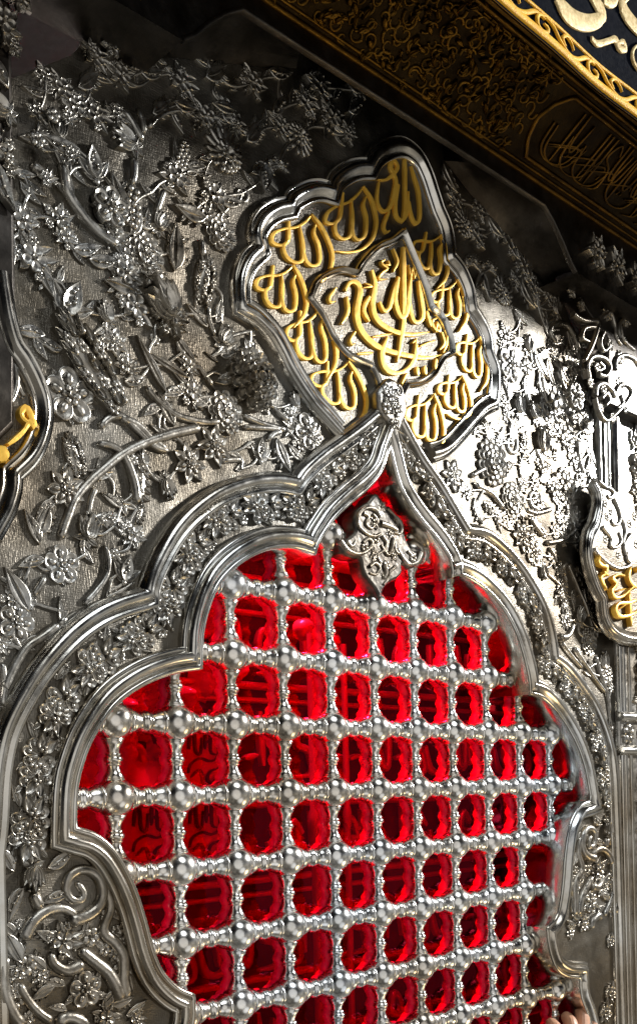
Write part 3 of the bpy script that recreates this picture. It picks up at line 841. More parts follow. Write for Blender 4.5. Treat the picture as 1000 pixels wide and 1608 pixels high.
for L_, A_, B_ in (((431, 377), (493, 334), (495, 415)), ((406, 447), (464, 414), (457, 487)), ((454, 527), (505, 482), (507, 567)), ((493, 598), (551, 566), (551, 640)),
                   ((652, 387), (696, 366), (686, 428)), ((681, 468), (722, 437), (718, 498)), ((720, 548), (757, 527), (752, 590))):
    word(L_, A_, B_, False)
word((692, 612), (729, 588), (727, 645)); word((641, 653), (685, 617), (680, 691), False)
def Q(x0, y0, k): return lambda pts: [(x0+x/k, y0+y/k) for x, y in pts]
q1 = Q(540, 220, 3.2154)
mb = MB()
for s, w in (([(195, 195), (240, 182), (284, 130), (266, 92), (250, 125), (276, 190), (268, 250), (248, 325), (212, 350), (182, 300), (190, 205)], .085), ([(322, 75), (323, 200), (322, 330), (306, 408)], .08),
             ([(290, 215), (274, 300), (278, 370), (306, 397), (332, 350), (340, 250)], .085), ([(343, 300), (352, 365), (374, 410), (396, 380), (392, 260), (368, 170), (354, 120)], .085),
             ([(242, 350), (215, 420), (226, 456), (244, 448)], .07), ([(185, 190), (230, 188), (270, 160)], .05)):
    stroke(mb, wl(q1(s), .46), w*1.15, .045, ZD, nib=20)
part('gold_word', mb, M['gold'], med)
q2 = Q(480, 380, 3.571)
mb = MB()
for k, (s, w) in enumerate((([(235, 262), (262, 218), (300, 222), (318, 270), (300, 390), (330, 495), (420, 580), (560, 625), (690, 642), (775, 625)], .125), ([(383, 150), (402, 230), (388, 340), (415, 430), (500, 490), (600, 512), (705, 498)], .115),
             ([(562, 22), (562, 200), (563, 400), (545, 560), (524, 665)], .105), ([(425, 330), (450, 378), (480, 360), (505, 270), (530, 192)], .085), ([(530, 190), (512, 310), (540, 408), (578, 385), (600, 180)], .10),
             ([(596, 330), (612, 420), (642, 442), (672, 395), (645, 210)], .095), ([(472, 528), (440, 620), (462, 702), (520, 730), (590, 700), (626, 636), (632, 535)], .115), ([(180, 250), (145, 305), (150, 330), (178, 325)], .06),
             ([(240, 300), (248, 380), (212, 452)], .07), ([(368, 298), (335, 372), (366, 440)], .085), ([(385, 525), (495, 508)], .07), ([(300, 620), (388, 614)], .07), ([(636, 695), (640, 742)], .085), ([(678, 690), (682, 738)], .085),
             ([(742, 650), (735, 710)], .075), ([(580, 730), (550, 790)], .05), ([(290, 495), (262, 545), (270, 570), (288, 562)], .05), ([(455, 90), (435, 110), (470, 140), (440, 165), (420, 200), (470, 200)], .045), ([(455, 120), (480, 120), (470, 95)], .04),
             ([(500, 30), (525, 100), (500, 160)], .05), ([(590, 120), (600, 185), (612, 140), (622, 190), (632, 150)], .035), ([(690, 380), (715, 468)], .07), ([(745, 420), (720, 440), (735, 480), (765, 490), (750, 450), (740, 500)], .055),
             ([(650, 578), (735, 545)], .07), ([(330, 250), (380, 240), (340, 225)], .05), ([(610, 560), (632, 540)], .05), ([(775, 500), (790, 560), (760, 600)], .06), ([(805, 520), (800, 570), (780, 615)], .05))):
    stroke(mb, wl(q2(s), .46), w*1.18, .052, ZD+.003*(k % 5), nib=25)
part('gold_word', mb, M['gold'], med, label='large gold composition of interlaced letters')

# ------------------------------------------------------------------ window lattice
lat = thing('silver_window_lattice', 0, BOT, 0, 'silver grille of turned balls and beaded spindles filling the arched window', 'window lattice')
def lathe_mesh(name, prof, axis, n=14):
    mb = MB(); m_ = len(prof)
    vs = []; fs = []
    for t, r in prof:
        for k in range(n):
            a = 2*math.pi*k/n; c, s_ = r*math.cos(a), r*math.sin(a)
            vs.append((t, c, s_) if axis == 'x' else (c, t, s_) if axis == 'y' else (c, s_, t))
    for i in range(m_-1):
        for k in range(n): fs.append((i*n+k, i*n+(k+1) % n, (i+1)*n+(k+1) % n, (i+1)*n+k))
    mb.add(vs, fs); return mb.mesh(name, M['ball'])
RB = 0.272
bp = [(RB*math.sin(a), RB*math.cos(a)) for a in np.linspace(-1.57, 1.57, 17)]
bme = lathe_mesh('ball', bp, 'y', 24)
sph = [(-.285, .135), (-.276, .150), (-.252, .150), (-.244, .134), (-.232, .138), (-.18, .108), (-.125, .086), (-.088, .084), (-.082, .102), (-.062, .108), (-.05, .094), (-.03, .118), (0, .128)]
sp = sph + [(-t, r) for t, r in reversed(sph[:-1])]
sv = lathe_mesh('spindle', sp, 'y', 14); hp = [(-.29, .165), (-.278, .182), (-.250, .184), (-.238, .166), (-.222, .170), (-.15, .140), (-.105, .124), (-.085, .124), (-.08, .138), (-.055, .144), (-.046, .132), (-.025, .148), (0, .154)]
sh = lathe_mesh('spindle', hp + [(-t, r) for t, r in reversed(hp[:-1])], 'x', 14)
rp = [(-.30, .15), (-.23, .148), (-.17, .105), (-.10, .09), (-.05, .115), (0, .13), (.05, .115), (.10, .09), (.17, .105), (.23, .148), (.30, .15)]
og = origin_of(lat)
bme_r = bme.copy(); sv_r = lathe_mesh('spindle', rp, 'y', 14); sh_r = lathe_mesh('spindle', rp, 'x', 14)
for me_ in (bme_r, sv_r, sh_r): me_.materials.clear(); me_.materials.append(M['red_reflection'])  # added red copies of the lattice, imitating red reflections on its rims
def lput(name, me, X, Y, z=0.0):
    o = bpy.data.objects.new(name, me); COL.objects.link(o); o.parent = lat; o.location = world(X-og[0], Y-og[1], z-og[2]); return o
ZR = -0.17
seen = set(); nb = 0
OPEN0 = [(x, y) for x, y in OPEN_CL]
def near(X, Y):
    return any(inside(OPEN0, X+dx, Y+dy) for dx, dy in ((0, 0), (.22, 0), (-.22, 0), (0, .22), (0, -.22)))
for i in range(-6, 7):
    for j in range(-1, 9):
        X, Y = float(i), 3.5-j
        if not near(X, Y) or Y < -4.6: continue
        lput('ball', bme, X, Y); lput('reflection_ball', bme_r, X, Y, ZR).scale = (.92, .92, .92)
        for dx, dy in ((.5, 0), (-.5, 0), (0, .5), (0, -.5)):
            k = (X+dx, Y+dy)
            if k in seen: continue
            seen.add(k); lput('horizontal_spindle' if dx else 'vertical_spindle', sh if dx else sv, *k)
            lput('reflection_horizontal_spindle' if dx else 'reflection_vertical_spindle', sh_r if dx else sv_r, *k, ZR)

# red glass behind it
gl = thing('red_glass_pane', 0, BOT, -.52, 'deep red glass sheet right behind the silver lattice, reflecting its balls', 'glass pane')
mb = MB(); sheet(mb, [off_loop(OPEN_CL, .3)], -0.52); part('glass_sheet', mb, M['pane'], gl, smooth=False)

# ------------------------------------------------------------------ what glows red inside
rd = random.Random(11)
chest = thing('draped_chest', 3, -8, -4, 'large cloth-covered chest with raised bands and lettering, seen dimly red through the window glass', 'chest')
mb = MB(); zc = -2.2
NX, NY = 60, 40
g = []
for j in range(NY+1):
    for i in range(NX+1):
        X = -10+24*i/NX; Y = -9+14*j/NY
        g.append((X, Y, zc-.0+.10*math.sin(X*2.3+.4*math.sin(Y))+.05*math.sin(X*5.1+Y)))
mb.add(g, [(j*(NX+1)+i, j*(NX+1)+i+1, (j+1)*(NX+1)+i+1, (j+1)*(NX+1)+i) for j in range(NY) for i in range(NX)])
gt = [(X, 5, zc) for X in (-10, 14)] + [(X, 5, zc-6) for X in (14, -10)]
mb.add(gt, [(0, 1, 2, 3)]); part('cloth_cover', mb, M['inner_cloth'], chest)
mb = MB()
for y, r in ((4.7, .12), (4.2, .07), (3.6, .05), (2.35, .07), (2.1, .05), (.55, .05), (.3, .07), (-1.0, .07), (-1.25, .05), (-2.7, .06), (-3.0, .05), (-4.6, .07)):
    tube(mb, [(x, y) for x in np.linspace(-10, 14, 40)], r, None, zc+.12, 1.2, 5)
part('raised_band', mb, M['inner_gold'], chest)
mb = MB()
for y0, y1 in ((2.5, 3.5), (.7, 2.0), (-.9, .2), (-2.6, -1.4), (-4.4, -3.2)):
    x = -9.7
    while x < 14:
        k = rd.randrange(5); hgt = y1-y0
        if k == 0: pts = [(x, y1-.1), (x+.05, y0+.2*hgt)]
        elif k == 1: pts = [(x, y0+.5*hgt), (x+.15, y0+.15*hgt), (x+.5, y0+.12*hgt), (x+.7, y0+.5*hgt), (x+.6, y0+.7*hgt)]
        elif k == 2: pts = [(x+.3, y0+.6*hgt), (x+.1, y0+.8*hgt), (x, y0+.5*hgt), (x+.3, y0+.4*hgt), (x+.35, y0+.1*hgt), (x-.1, y0+.05*hgt)]
        elif k == 3: pts = [(x, y1-.05), (x+.1, y0+.3*hgt), (x+.3, y0+.2*hgt), (x+.35, y1-.2)]
        else: pts = [(x, y0+.3*hgt), (x+.3, y0+.35*hgt)]
        stroke(mb, pts, .15, .1, zc+.14, step=.07)
        x += rd.uniform(.35, .62)
part('raised_lettering', mb, M['inner_gold'], chest)

cov = thing('wrapped_medallion_cover', -5, -5, -2, 'crumpled glossy cover with round lettered plaques behind the left side of the glass', 'wrapped cover')
mb = MB(); NX, NY = 90, 110
def crump(X, Y):
    z = 0
    for a, b, c, am in ((1.9, .7, .3, .16), (-1.1, 2.3, 1.7, .13), (3.7, 1.9, 2.2, .07), (2.2, -4.1, .9, .06), (6.1, 3.3, 4.0, .035), (-4.7, 6.9, 1.1, .03)):
        z += am*(1-2*abs(math.sin(a*X+b*Y+c+.6*math.sin(1.3*Y+X))))
    return z
g = []
for j in range(NY+1):
    for i in range(NX+1):
        X = -9.5+8.2*i/NX; Y = -.55+6.0*j/NY + .12*math.sin(3*i*.09)
        g.append((X, Y, -1.45-.12*(X+5)+crump(X, Y)*(1.7 if Y > 1.0 else .6)))
mb.add(g, [(j*(NX+1)+i, j*(NX+1)+i+1, (j+1)*(NX+1)+i+1, (j+1)*(NX+1)+i) for j in range(NY) for i in range(NX)])
part('wrap_sheet', mb, M['film'], cov)
for px, py in ((316, 1190), (318, 1305), (232, 1310)):
    X, Y = wall(px, py, -1.1); mb = MB()
    dome(mb, X, Y, .62, .16, -1.18, na=28, sx=.8, zb=-1.3); d_ = part('round_plaque', mb, M['film'], cov)
    mb = MB()
    for s in ([(-.34, .12), (-.30, .34), (-.22, .40), (-.20, .10), (-.10, .06), (-.06, .30)], [(.34, .42), (.30, .05), (.12, -.06), (-.10, -.02), (-.30, -.10), (-.36, -.24)], [(.14, .46), (.12, .10), (.22, .04)],
              [(.02, .40), (.0, .12)], [(.30, -.16), (.10, -.22), (.04, -.34), (.16, -.40), (.26, -.30), (.10, -.48)], [(-.30, -.30), (-.12, -.20), (-.02, -.46)], [(.06, .22), (.08, .26)], [(-.2, -.42), (-.17, -.45)]):
        stroke(mb, [(X+a*.9, Y+b) for a, b in s], .055, .05, -1.03, step=.04)
    part('raised_lettering', mb, M['inner_cloth'], cov)

for k, (px, z) in enumerate(((500, -1.3), (548, -1.9))):
    X, Y = wall(px, 1400, z); t_ = thing('inner_post', X, -7, z, ('tall round post behind the glass, left of the lettered chest', 'slim round post behind the glass, standing just right of the thicker post')[k], 'post')
    mb = MB(); r = (.11, .06)[k]
    vs = []; fs = []
    prof = [(-7, r*1.4), (-6.6, r*1.4), (-6.5, r), (-.2, r), (-.1, r*1.35), (.1, r*1.35), (.2, r), (3.2, r)]
    for y, rr in prof:
        for a in range(16): vs.append((X+rr*math.cos(a*math.pi/8), y, z+rr*math.sin(a*math.pi/8)))
    for i in range(len(prof)-1):
        for a in range(16): fs.append((i*16+a, i*16+(a+1) % 16, (i+1)*16+(a+1) % 16, (i+1)*16+a))
    mb.add(vs, fs); part('shaft', mb, M['inner_gold'], t_)
    mb = MB(); dome(mb, X, 3.3, r*1.7, r*1.5, z-.2, na=14, zb=z-.3); part('cap', mb, M['inner_gold'], t_)
mb = MB()
mb.add([(-15.8, -9, -9), (15.8, -9, -9), (15.8, 12, -9), (-15.8, 12, -9)], [(0, 1, 2, 3)])
mb.add([(-15.8, -9, -9), (15.8, -9, -9), (15.8, -9, -.5), (-15.8, -9, -.5)], [(0, 1, 2, 3)])
mb.add([(-15.8, 12, -9), (15.8, 12, -9), (15.8, 12, -.5), (-15.8, 12, -.5)], [(0, 1, 2, 3)])
mb.add([(-15.8, -9, -9), (-15.8, 12, -9), (-15.8, 12, -.5), (-15.8, -9, -.5)], [(0, 1, 2, 3)])
mb.add([(15.8, -9, -9), (15.8, 12, -9), (15.8, 12, -.5), (15.8, -9, -.5)], [(0, 1, 2, 3)])
hall = bpy.data.objects.new('inner_chamber_wall', mb.mesh('inner_chamber_wall', M['inner_cloth'], smooth=False)); COL.objects.link(hall)
tag(hall, kind='structure')

# ------------------------------------------------------------------ side cartouches
def cartouche(mirror):
    lab = ('dark silver cartouche with one gold letter, at the left edge', 'bright silver cartouche with interlaced gold letters, at the right edge')[mirror]
    zc_ = .60 if mirror else .36
    if not mirror:
        root = thing('script_cartouche', *wall(30, 700, .36), .36, lab, 'cartouche', 'script cartouches between the bays')
        s1 = [[(2, 425), (6, 455), (14, 500), (26, 540), (42, 563), (59, 597), (69, 626), (71, 656), (63, 690), (48, 717), (22, 742)], [(22, 742), (21, 768), (10, 802), (-10, 838)]]
        p = path([wl(s, .46) for s in s1], .06)
        cl = p + [(p[-1][0]-1.2, p[-1][1]), (p[0][0]-1.2, p[0][1])]
    else:
        root = thing('script_cartouche', *wall(965, 880, .65), .6, lab, 'cartouche', 'script cartouches between the bays')
        s1 = [[(1040, 1004), (1000, 1002), (980, 998), (964, 988), (954, 972), (951, 955), (950, 940)], [(950, 940), (941, 924), (932, 899), (926, 868), (928, 842), (938, 820), (943, 796), (942, 774), (934, 757)]]
        p = path([wl(s, .7) for s in s1], .06)
        cl = p + [(p[-1][0]+1.6, p[-1][1]), (p[0][0], p[0][1]+.4)]
    mb = MB(); sheet(mb, [cl], zc_+.01); part('field_sheet', mb, M['field'], root, smooth=False)
    mb = MB(); sweep(mb, p, [(o, z-.36+zc_) for o, z in PR_M]); part('frame', mb, M['mould'], root)
    return root, zc_
c1, z1 = cartouche(0)
mb = MB()
for s in ([(13, 698), (26, 688), (38, 676), (47, 662), (53, 668), (50, 656), (42, 640), (34, 646), (36, 656), (46, 664)],):
    stroke(mb, wl(s, .46), .11, .1, z1+.01, nib=60)
stroke(mb, wl([(-8, 715), (3, 712), (14, 714)], .46), .2, .1, z1+.01, nib=90, lo=.9)
part('gold_letter', mb, M['gold'], c1)
mb = MB()
for s, r in (([(0, 640), (15, 632), (25, 612), (27, 590), (22, 560)], .06), ([(34, 552), (44, 566), (40, 580), (48, 590), (58, 604), (54, 622), (46, 612)], .06), ([(30, 570), (26, 590), (30, 606), (38, 620)], .05), ([(12, 470), (8, 510), (18, 545)], .05), ([(0, 520), (12, 530), (14, 545), (2, 552)], .05), ([(5, 570), (16, 572), (16, 590), (6, 600), (0, 588)], .05)):
    tube(mb, resample(crom(wl(s, .4), 6), .04), r, r*.7, z1+.01, 1.1)
part('scroll_relief', mb, M['relief'], c1)
put('leafp', 8, 428, 16, 30, c1, .4); put('floret', 33, 618, 9, 0, c1, z1)

c2, z2 = cartouche(1)
q3 = Q(880, 700, 5.025)
mb = MB()
for s, w in (([(300, 870), (290, 920), (320, 950), (355, 960), (345, 1010), (310, 1040), (320, 1080), (350, 1140)], .09), ([(330, 1000), (365, 1030)], .07), ([(490, 1030), (445, 1020), (400, 1050), (430, 1090), (395, 1150), (420, 1200), (480, 1190), (560, 1120), (620, 1090)], .10),
             ([(540, 960), (530, 1050), (570, 1110), (620, 1110)], .10), ([(530, 1160), (545, 1430)], .09), ([(610, 1210), (540, 1240), (450, 1250), (425, 1300), (460, 1350), (540, 1340), (620, 1290)], .11), ([(440, 1150), (500, 1130)], .06), ([(590, 960), (610, 1000)], .08), ([(450, 1290), (510, 1250)], .06)):
    stroke(mb, wl(q3(s), z2+.06), w, .1, z2+.015, nib=30)
part('gold_letters', mb, M['gold'], c2)
mb = MB()
for s, r in (([(270, 820), (310, 870), (380, 930), (450, 965), (520, 960), (560, 930), (530, 890), (530, 840)], .07), ([(310, 280), (360, 320), (400, 335), (430, 370), (400, 410), (380, 390)], .05), ([(430, 420), (460, 480), (480, 550), (470, 610), (430, 620), (410, 580)], .05), ([(340, 640), (380, 690), (410, 740), (400, 790), (450, 800), (490, 750), (470, 680)], .05), ([(480, 560), (510, 620), (520, 690), (500, 760)], .05), ([(560, 700), (510, 780), (520, 860)], .06)):
    tube(mb, resample(crom(wl(q3(s), z2+.05), 6), .04), r, r*.7, z2+.01, 1.1)
part('scroll_relief', mb, M['relief'], c2)
for x, y in ((350, 460), (390, 520), (360, 560), (450, 860), (350, 740), (540, 620), (580, 560), (590, 780)):
    X_, Y_ = q3([(x, y)])[0]; put('floret', X_, Y_, 7, 0, c2, z2)

# ------------------------------------------------------------------ pilasters and head of the bay
def mx(p, s): return [(x*s, y) for x, y in p]
def box(mb, x0, x1, y0, y1, z0, z1, b=.03):
    plate(mb, [(x0, y0), (x1, y0), (x1, y1), (x0, y1)], z0, z1, b)
for sg, side in ((1, 'right'), (-1, 'left')):
    pil = thing('pilaster', sg*8.2, BOT, .3, {'right': 'bright fluted silver pilaster at the right edge with ring collars and scroll capital', 'left': 'silver pilaster, shade painted into its board, at the upper left edge with shadowed scroll carving'}[side], 'pilaster', 'pilasters flanking the bay')
    xe = 6.42
    mb = MB()
    yt_ = 9.2 if side == 'right' else 9.9
    olp = mx([(6.98, BOT), (6.98, 3.0), (6.98, 4.4), (6.52, 4.9), (6.46, 6.5), (6.44, 8.8), (6.44, yt_), (16.0, yt_), (16.0, BOT)], sg)
    plate(mb, olp, .2, .44, .06); part('board', mb, M['relief' if side == 'right' else 'plain'], pil)  # left board takes darker silver, its shade put into the colour
    # shafts: bundles of rounds
    def shaft(x, r, y0, y1, z):
        mb = MB()
        n = 11; vs = []; fs = []
        for y in np.linspace(y0, y1, 4):
            for k in range(n):
                a = math.pi*k/(n-1); vs.append((sg*(x+r*math.cos(a)), y, z+r*.8*math.sin(a)-(.08 if k in (0, n-1) else 0)))
        for i in range(3):
            for k in range(n-1): fs.append((i*n+k, i*n+k+1, (i+1)*n+k+1, (i+1)*n+k))
        mb.add(vs, fs); part('shaft', mb, M['mould'], pil)
    if side == 'right':
        for x, r in ((6.62, .05), (6.80, .045), (7.02, .15), (7.24, .05)): shaft(x, r, 5.0, 8.05, .44)
    for x, r in ((7.06, .06), (7.2, .05), (7.42, .045)):
        shaft(x, r, 1.95, 4.0, .44); shaft(x, r, BOT, 1.1, .44)
    mb = MB()
    for yy in (1.88, 1.18):
        tube(mb, [(sg*6.95, yy), (sg*8.5, yy), (sg*16, yy)], .11, None, .44, 1.2)
    part('ring_collar', mb, M['mould'], pil)
    for k, y in enumerate(np.arange(-5.5, 1.0, .55)): put_wall('band' if k % 2 else 'sprig', sg*(7.86+.04*(k % 3)), y, 1.57+.4*(k % 2), .30, pil, .44, k % 4, depth=.8)
    for k, y in enumerate(np.arange(2.3, 8.0, .55)): put_wall('band' if k % 2 else 'sprig', sg*(7.86+.04*(k % 3)), y, 1.57+.4*(k % 2), .30, pil, .44, k % 4, depth=.8)
    for k in range(3): put_wall('floret', sg*(7.30+.62*k), 1.53, 1.57, .22, pil, .44)
    # capital
    mb = MB(); plate(mb, mx([(6.30, 8.1), (6.42, 9.4), (5.35, 10.02), (16.0, 10.02), (16.0, 8.1)], sg), .30, .72, .05); part('capital_block', mb, M['plain'], pil) if side == 'right' else None
    q4 = Q(840, 400, 5.36)
    mb = MB()
    for s, r in (([(340, 490), (430, 545), (540, 550), (545, 620), (500, 760), (440, 880)], .06), ([(470, 1030), (455, 930), (500, 855), (590, 860), (650, 930), (620, 1010), (560, 1000)], .07), ([(690, 960), (700, 870), (770, 840), (850, 870), (900, 950)], .07),
                 ([(530, 1180), (540, 1100), (600, 1080), (670, 1140), (685, 1180), (720, 1100), (790, 1090), (830, 1150), (790, 1230), (690, 1340), (620, 1390), (560, 1310), (530, 1200)], .06), ([(580, 1200), (620, 1160), (650, 1210), (620, 1260)], .05), ([(580, 520), (650, 480), (690, 580), (700, 680), (740, 750)], .06),
                 ([(730, 700), (725, 580), (790, 520), (860, 560)], .07), ([(730, 600), (770, 720), (850, 790)], .06), ([(560, 900), (600, 940), (560, 970)], .05), ([(740, 1180), (760, 1240), (720, 1280)], .05), ([(520, 600), (440, 610), (420, 690), (470, 720)], .05), ([(600, 640), (570, 720), (600, 800), (650, 760)], .05)):
        tube(mb, [(sg*x, y) for x, y in resample(crom(wl(q4(s), .78), 6), .04)], r*.9, r*.6, .72, 1.1)
    if side == 'right': part('scroll_relief', mb, M['relief'], pil)
    for x, y, s_, k in ((900, 455, 14, 'sprig'), (925, 450, 14, 'sprig'), (915, 478, 12, 'sprig'), (955, 490, 16, 'sprig'), (975, 560, 14, 'floret'), (985, 500, 18, 'sprig'), (940, 575, 9, 'floret'), (950, 610, 10, 'floret'), (975, 600, 12, 'sprig'), (985, 640, 12, 'sprig'), (930, 600, 12, 'sprig'), (945, 640, 12, 'sprig'), (965, 655, 12, 'sprig'), (930, 565, 12, 'sprig'), (960, 540, 12, 'sprig')):
        X, Y = wall(x, y, .76); put_wall(k, sg*X, Y, 1.57, s_/95, pil, .72 if side == 'right' else .50, int(x) % 4, depth=.9)
    X, Y = wall(906, 622, .76); put_wall('cinque', sg*X, Y, 1.57, .26, pil, .72 if side == 'right' else .44, 0)
    if side == 'left':
        for k, (x, y) in enumerate(((-6.62, 9.5), (-6.7, 9.0), (-6.66, 8.5), (-6.72, 8.05), (-6.7, 7.6), (-6.95, 9.3), (-7.0, 8.8), (-7.0, 8.2), (-6.95, 7.2), (-7.1, 6.7))): put_wall(('sprig', 'leafp', 'bud')[k % 3], x, y, 1.2+.9*k, .27, pil, .50, k % 3)

head = thing('bay_head_frame', 0, 10, .8, 'plain dark silver frame with chamfered corner under the gilded cornice', 'frame')
for sg in (1, -1):
    A = [(0.0, 10.86, 1.2), (1.2, 10.86, 1.2), (2.4, 10.86, 1.2), (3.51, 10.86, 1.2), (3.8, 10.66, 1.2), (4.1, 10.38, 1.2), (4.33, 10.12, 1.2), (4.51, 9.98, 1.2)]
    B = [(0.0, 11.7, .4), (1.0, 16.0, .38), (1.74, 11.30, .36), (2.5, 10.98, .36), (3.18, 10.72, .36), (3.9, 10.45, .36), (4.5, 10.2, .36), (4.75, 10.05, .36)]
    mb = MB(); vs = []
    for a, b in zip(A, B):
        for t in np.linspace(0, 1, 6):
            bow = .10*math.sin(math.pi*t)
            vs.append((sg*(a[0]+(b[0]-a[0])*t), a[1]+(b[1]-a[1])*t+bow, a[2]+(b[2]-a[2])*t))
    fs = [(i*6+k, i*6+k+1, (i+1)*6+k+1, (i+1)*6+k) for i in range(7) for k in range(5)]
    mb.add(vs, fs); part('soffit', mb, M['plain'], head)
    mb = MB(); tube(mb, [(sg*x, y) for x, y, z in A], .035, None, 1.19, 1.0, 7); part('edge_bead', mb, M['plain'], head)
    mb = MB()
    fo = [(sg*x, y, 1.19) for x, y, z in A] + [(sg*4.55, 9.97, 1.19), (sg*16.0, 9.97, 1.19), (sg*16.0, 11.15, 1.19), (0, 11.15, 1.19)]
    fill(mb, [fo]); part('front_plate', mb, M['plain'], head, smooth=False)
    # under-side of the projecting block
    mb = MB(); mb.add([(sg*4.51, 9.97, 1.19), (sg*16.0, 9.97, 1.19), (sg*16.0, 9.97, .3), (sg*4.51, 9.97, .3)], [(0, 1, 2, 3)]); part('ledge', mb, M['plain'], head, smooth=False)
    for k in range(7): put_wall('sprig', sg*(5.2+.75*k), 10.56, 1.57+k, .34, head, 1.2, k % 4)

# ------------------------------------------------------------------ gilded cornice
FA, FB = (11.2, 1.25), (11.95, 2.55)            # (height, depth) lower and upper edge of the sloping frieze
def fmap(u, v, w):
    """u along X, v = 0..1 up the slope (in slope units), w height off the surface"""
    L = math.hypot(FB[0]-FA[0], FB[1]-FA[1]); dy, dz = (FB[0]-FA[0])/L, (FB[1]-FA[1])/L
    return (u, FA[0]+dy*v - dz*w, FA[1]+dz*v + dy*w)
FL = math.hypot(FB[0]-FA[0], FB[1]-FA[1])
cor = thing('gilded_cornice', 0, 11.1, 1.2, 'dark gilded cornice with script panel and tangled scrollwork, leaning out in shadow', 'cornice')
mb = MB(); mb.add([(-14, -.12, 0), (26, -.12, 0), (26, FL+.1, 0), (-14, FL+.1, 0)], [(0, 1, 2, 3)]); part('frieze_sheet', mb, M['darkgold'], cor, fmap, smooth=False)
mb = MB()
for v, r in ((-.05, .05), (.06, .03), (FL-.03, .05), (FL-.14, .025)): tube(mb, [(x, v) for x in np.linspace(-14, 26, 30)], r, None, 0, 1.1)
part('edge_moulding', mb, M['oldgold'], cor, fmap)
def fpix(px, py):
    # photograph -> (u, v) on the sloping frieze, by bisection on v
    lo, hi = -.5, 2.5
    for _ in range(40):
        mid = (lo+hi)/2; X, Y, Z = fmap(0, mid, 0)
        if wall(px, py, Z)[1] > Y: lo = mid
        else: hi = mid
    v = (lo+hi)/2; Z = fmap(0, v, 0)[2]
    return wall(px, py, Z)[0], v
u0 = fpix(800, 250)[0]
mb = MB(); rd = random.Random(3)
vlo, vhi = .17, FL-.22
pf = [(u0+.25, vlo), (16, vlo), (16, vhi), (u0+.25, vhi), (u0, vhi-.25), (u0-.12, (vlo+vhi)/2), (u0, vlo+.25), (u0+.25, vlo)]
tube(mb, resample(pf, .1), .045, None, 0, 1.0); part('script_border', mb, M['oldgold'], cor, fmap)
mb = MB(); u = u0+.35
H = vhi-vlo
while u < 9:
    k = rd.randrange(6)
    if k == 0: s = [(u, vhi-.08), (u+.03, vlo+.15*H)]
    elif k == 1: s = [(u-.1, vlo+.6*H), (u, vlo+.25*H), (u+.3, vlo+.12*H), (u+.7, vlo+.2*H), (u+.85, vlo+.55*H)]
    elif k == 2: s = [(u+.2, vlo+.75*H), (u+.05, vlo+.9*H), (u-.05, vlo+.65*H), (u+.2, vlo+.5*H), (u+.25, vlo+.2*H), (u-.1, vlo+.1*H)]
    elif k == 3: s = [(u, vhi-.05), (u+.06, vlo+.5*H), (u+.2, vlo+.42*H), (u+.25, vhi-.15)]
    elif k == 4: s = [(u-.15, vlo+.3*H), (u+.5, vlo+.5*H), (u+.6, vlo+.45*H)]
    else: s = [(u, vlo+.3*H), (u+.02, vlo+.36*H)]
    stroke(mb, s, .055, .035, 0, step=.05, nib=30); u += rd.uniform(.06, .14)
part('script_relief', mb, M['oldgold'], cor, fmap)
mb = MB()
u = -8
while u < u0-.3:
    for v in (.14, .30, .46, .62, .78, .94, 1.10, 1.26, 1.40):
        a = rd.uniform(0, 6.28); r = rd.uniform(.08, .15); d = rd.choice((-1, 1)); cx, cy_ = u+rd.uniform(-.12, .12), v+rd.uniform(-.08, .08)
        q = [(cx+r*(.25+.75*t)*math.cos(a+d*4.6*t), min(FL-.1, max(.03, cy_+r*(.25+.75*t)*math.sin(a+d*4.6*t)))) for t in np.linspace(0, 1, 12)]
        tube(mb, q, .012, .030, 0, 1.3, 5)
        if rd.random() < .6: petal(mb, cx, cy_, rd.uniform(0, 6.28), rd.uniform(.12, .22), .045, .05, .01, 'ridge', .8, 0, rd.uniform(-.4, .4))
    u += .17
part('scrollwork_relief', mb, M['oldgold'], cor, fmap)
# boxed-in upper part of the cornice behind the banner
mb = MB()
vs = [(-14, FB[0]+.05, FB[1]+.05), (26, FB[0]+.05, FB[1]+.05), (26, 11.95, 2.95), (-14, 11.95, 2.95), (-14, 20, 2.95), (26, 20, 2.95)]
mb.add(vs, [(0, 1, 2, 3), (3, 2, 5, 4)]); part('upper_board', mb, M['plain'], cor, smooth=False)
mb = MB(); tube(mb, [(x, FB[0]+.02) for x in np.linspace(-14, 26, 20)], .06, None, FB[1]+.12, 1.0); part('upper_bead', mb, M['oldgold'], cor)

# ------------------------------------------------------------------ embroidered banner
ZB = 3.54
ban = thing('embroidered_banner', 5, 11.3, ZB, 'black navy cloth banner hung over the cornice, with gold script and a gold vine border', 'banner')
bl = wall(770, 0, ZB); br = wall(1000, 181, ZB); YB = (bl[1]+br[1])/2
q5 = Q(780, 0, 4.545)
def wav(x, y, z): return (x, y, z+.022*math.sin(1.1*x+.3*y)+.012*math.sin(2.7*x-.5*y))
mb = MB(); NX, NY = 120, 24
x0, x1 = -9, 14
for zz in (0, -.03):
    g = [(x0+(x1-x0)*i/NX, YB-.02+7*j/NY, ZB+zz) for j in range(NY+1) for i in range(NX+1)]
    mb.add(g, [(j*(NX+1)+i, j*(NX+1)+i+1, (j+1)*(NX+1)+i+1, (j+1)*(NX+1)+i) for j in range(NY) for i in range(NX)])
part('cloth', mb, M['cloth'], ban, wav)
def bstroke(mb, s, w, h=.035, **k): stroke(mb, wl(q5(s), ZB), w, h, ZB+.012, **k)
mb = MB(); w0 = .115
tube(mb, [(x, YB+.07) for x in np.linspace(x0, x1, 160)], .062, None, ZB+.01, .55)
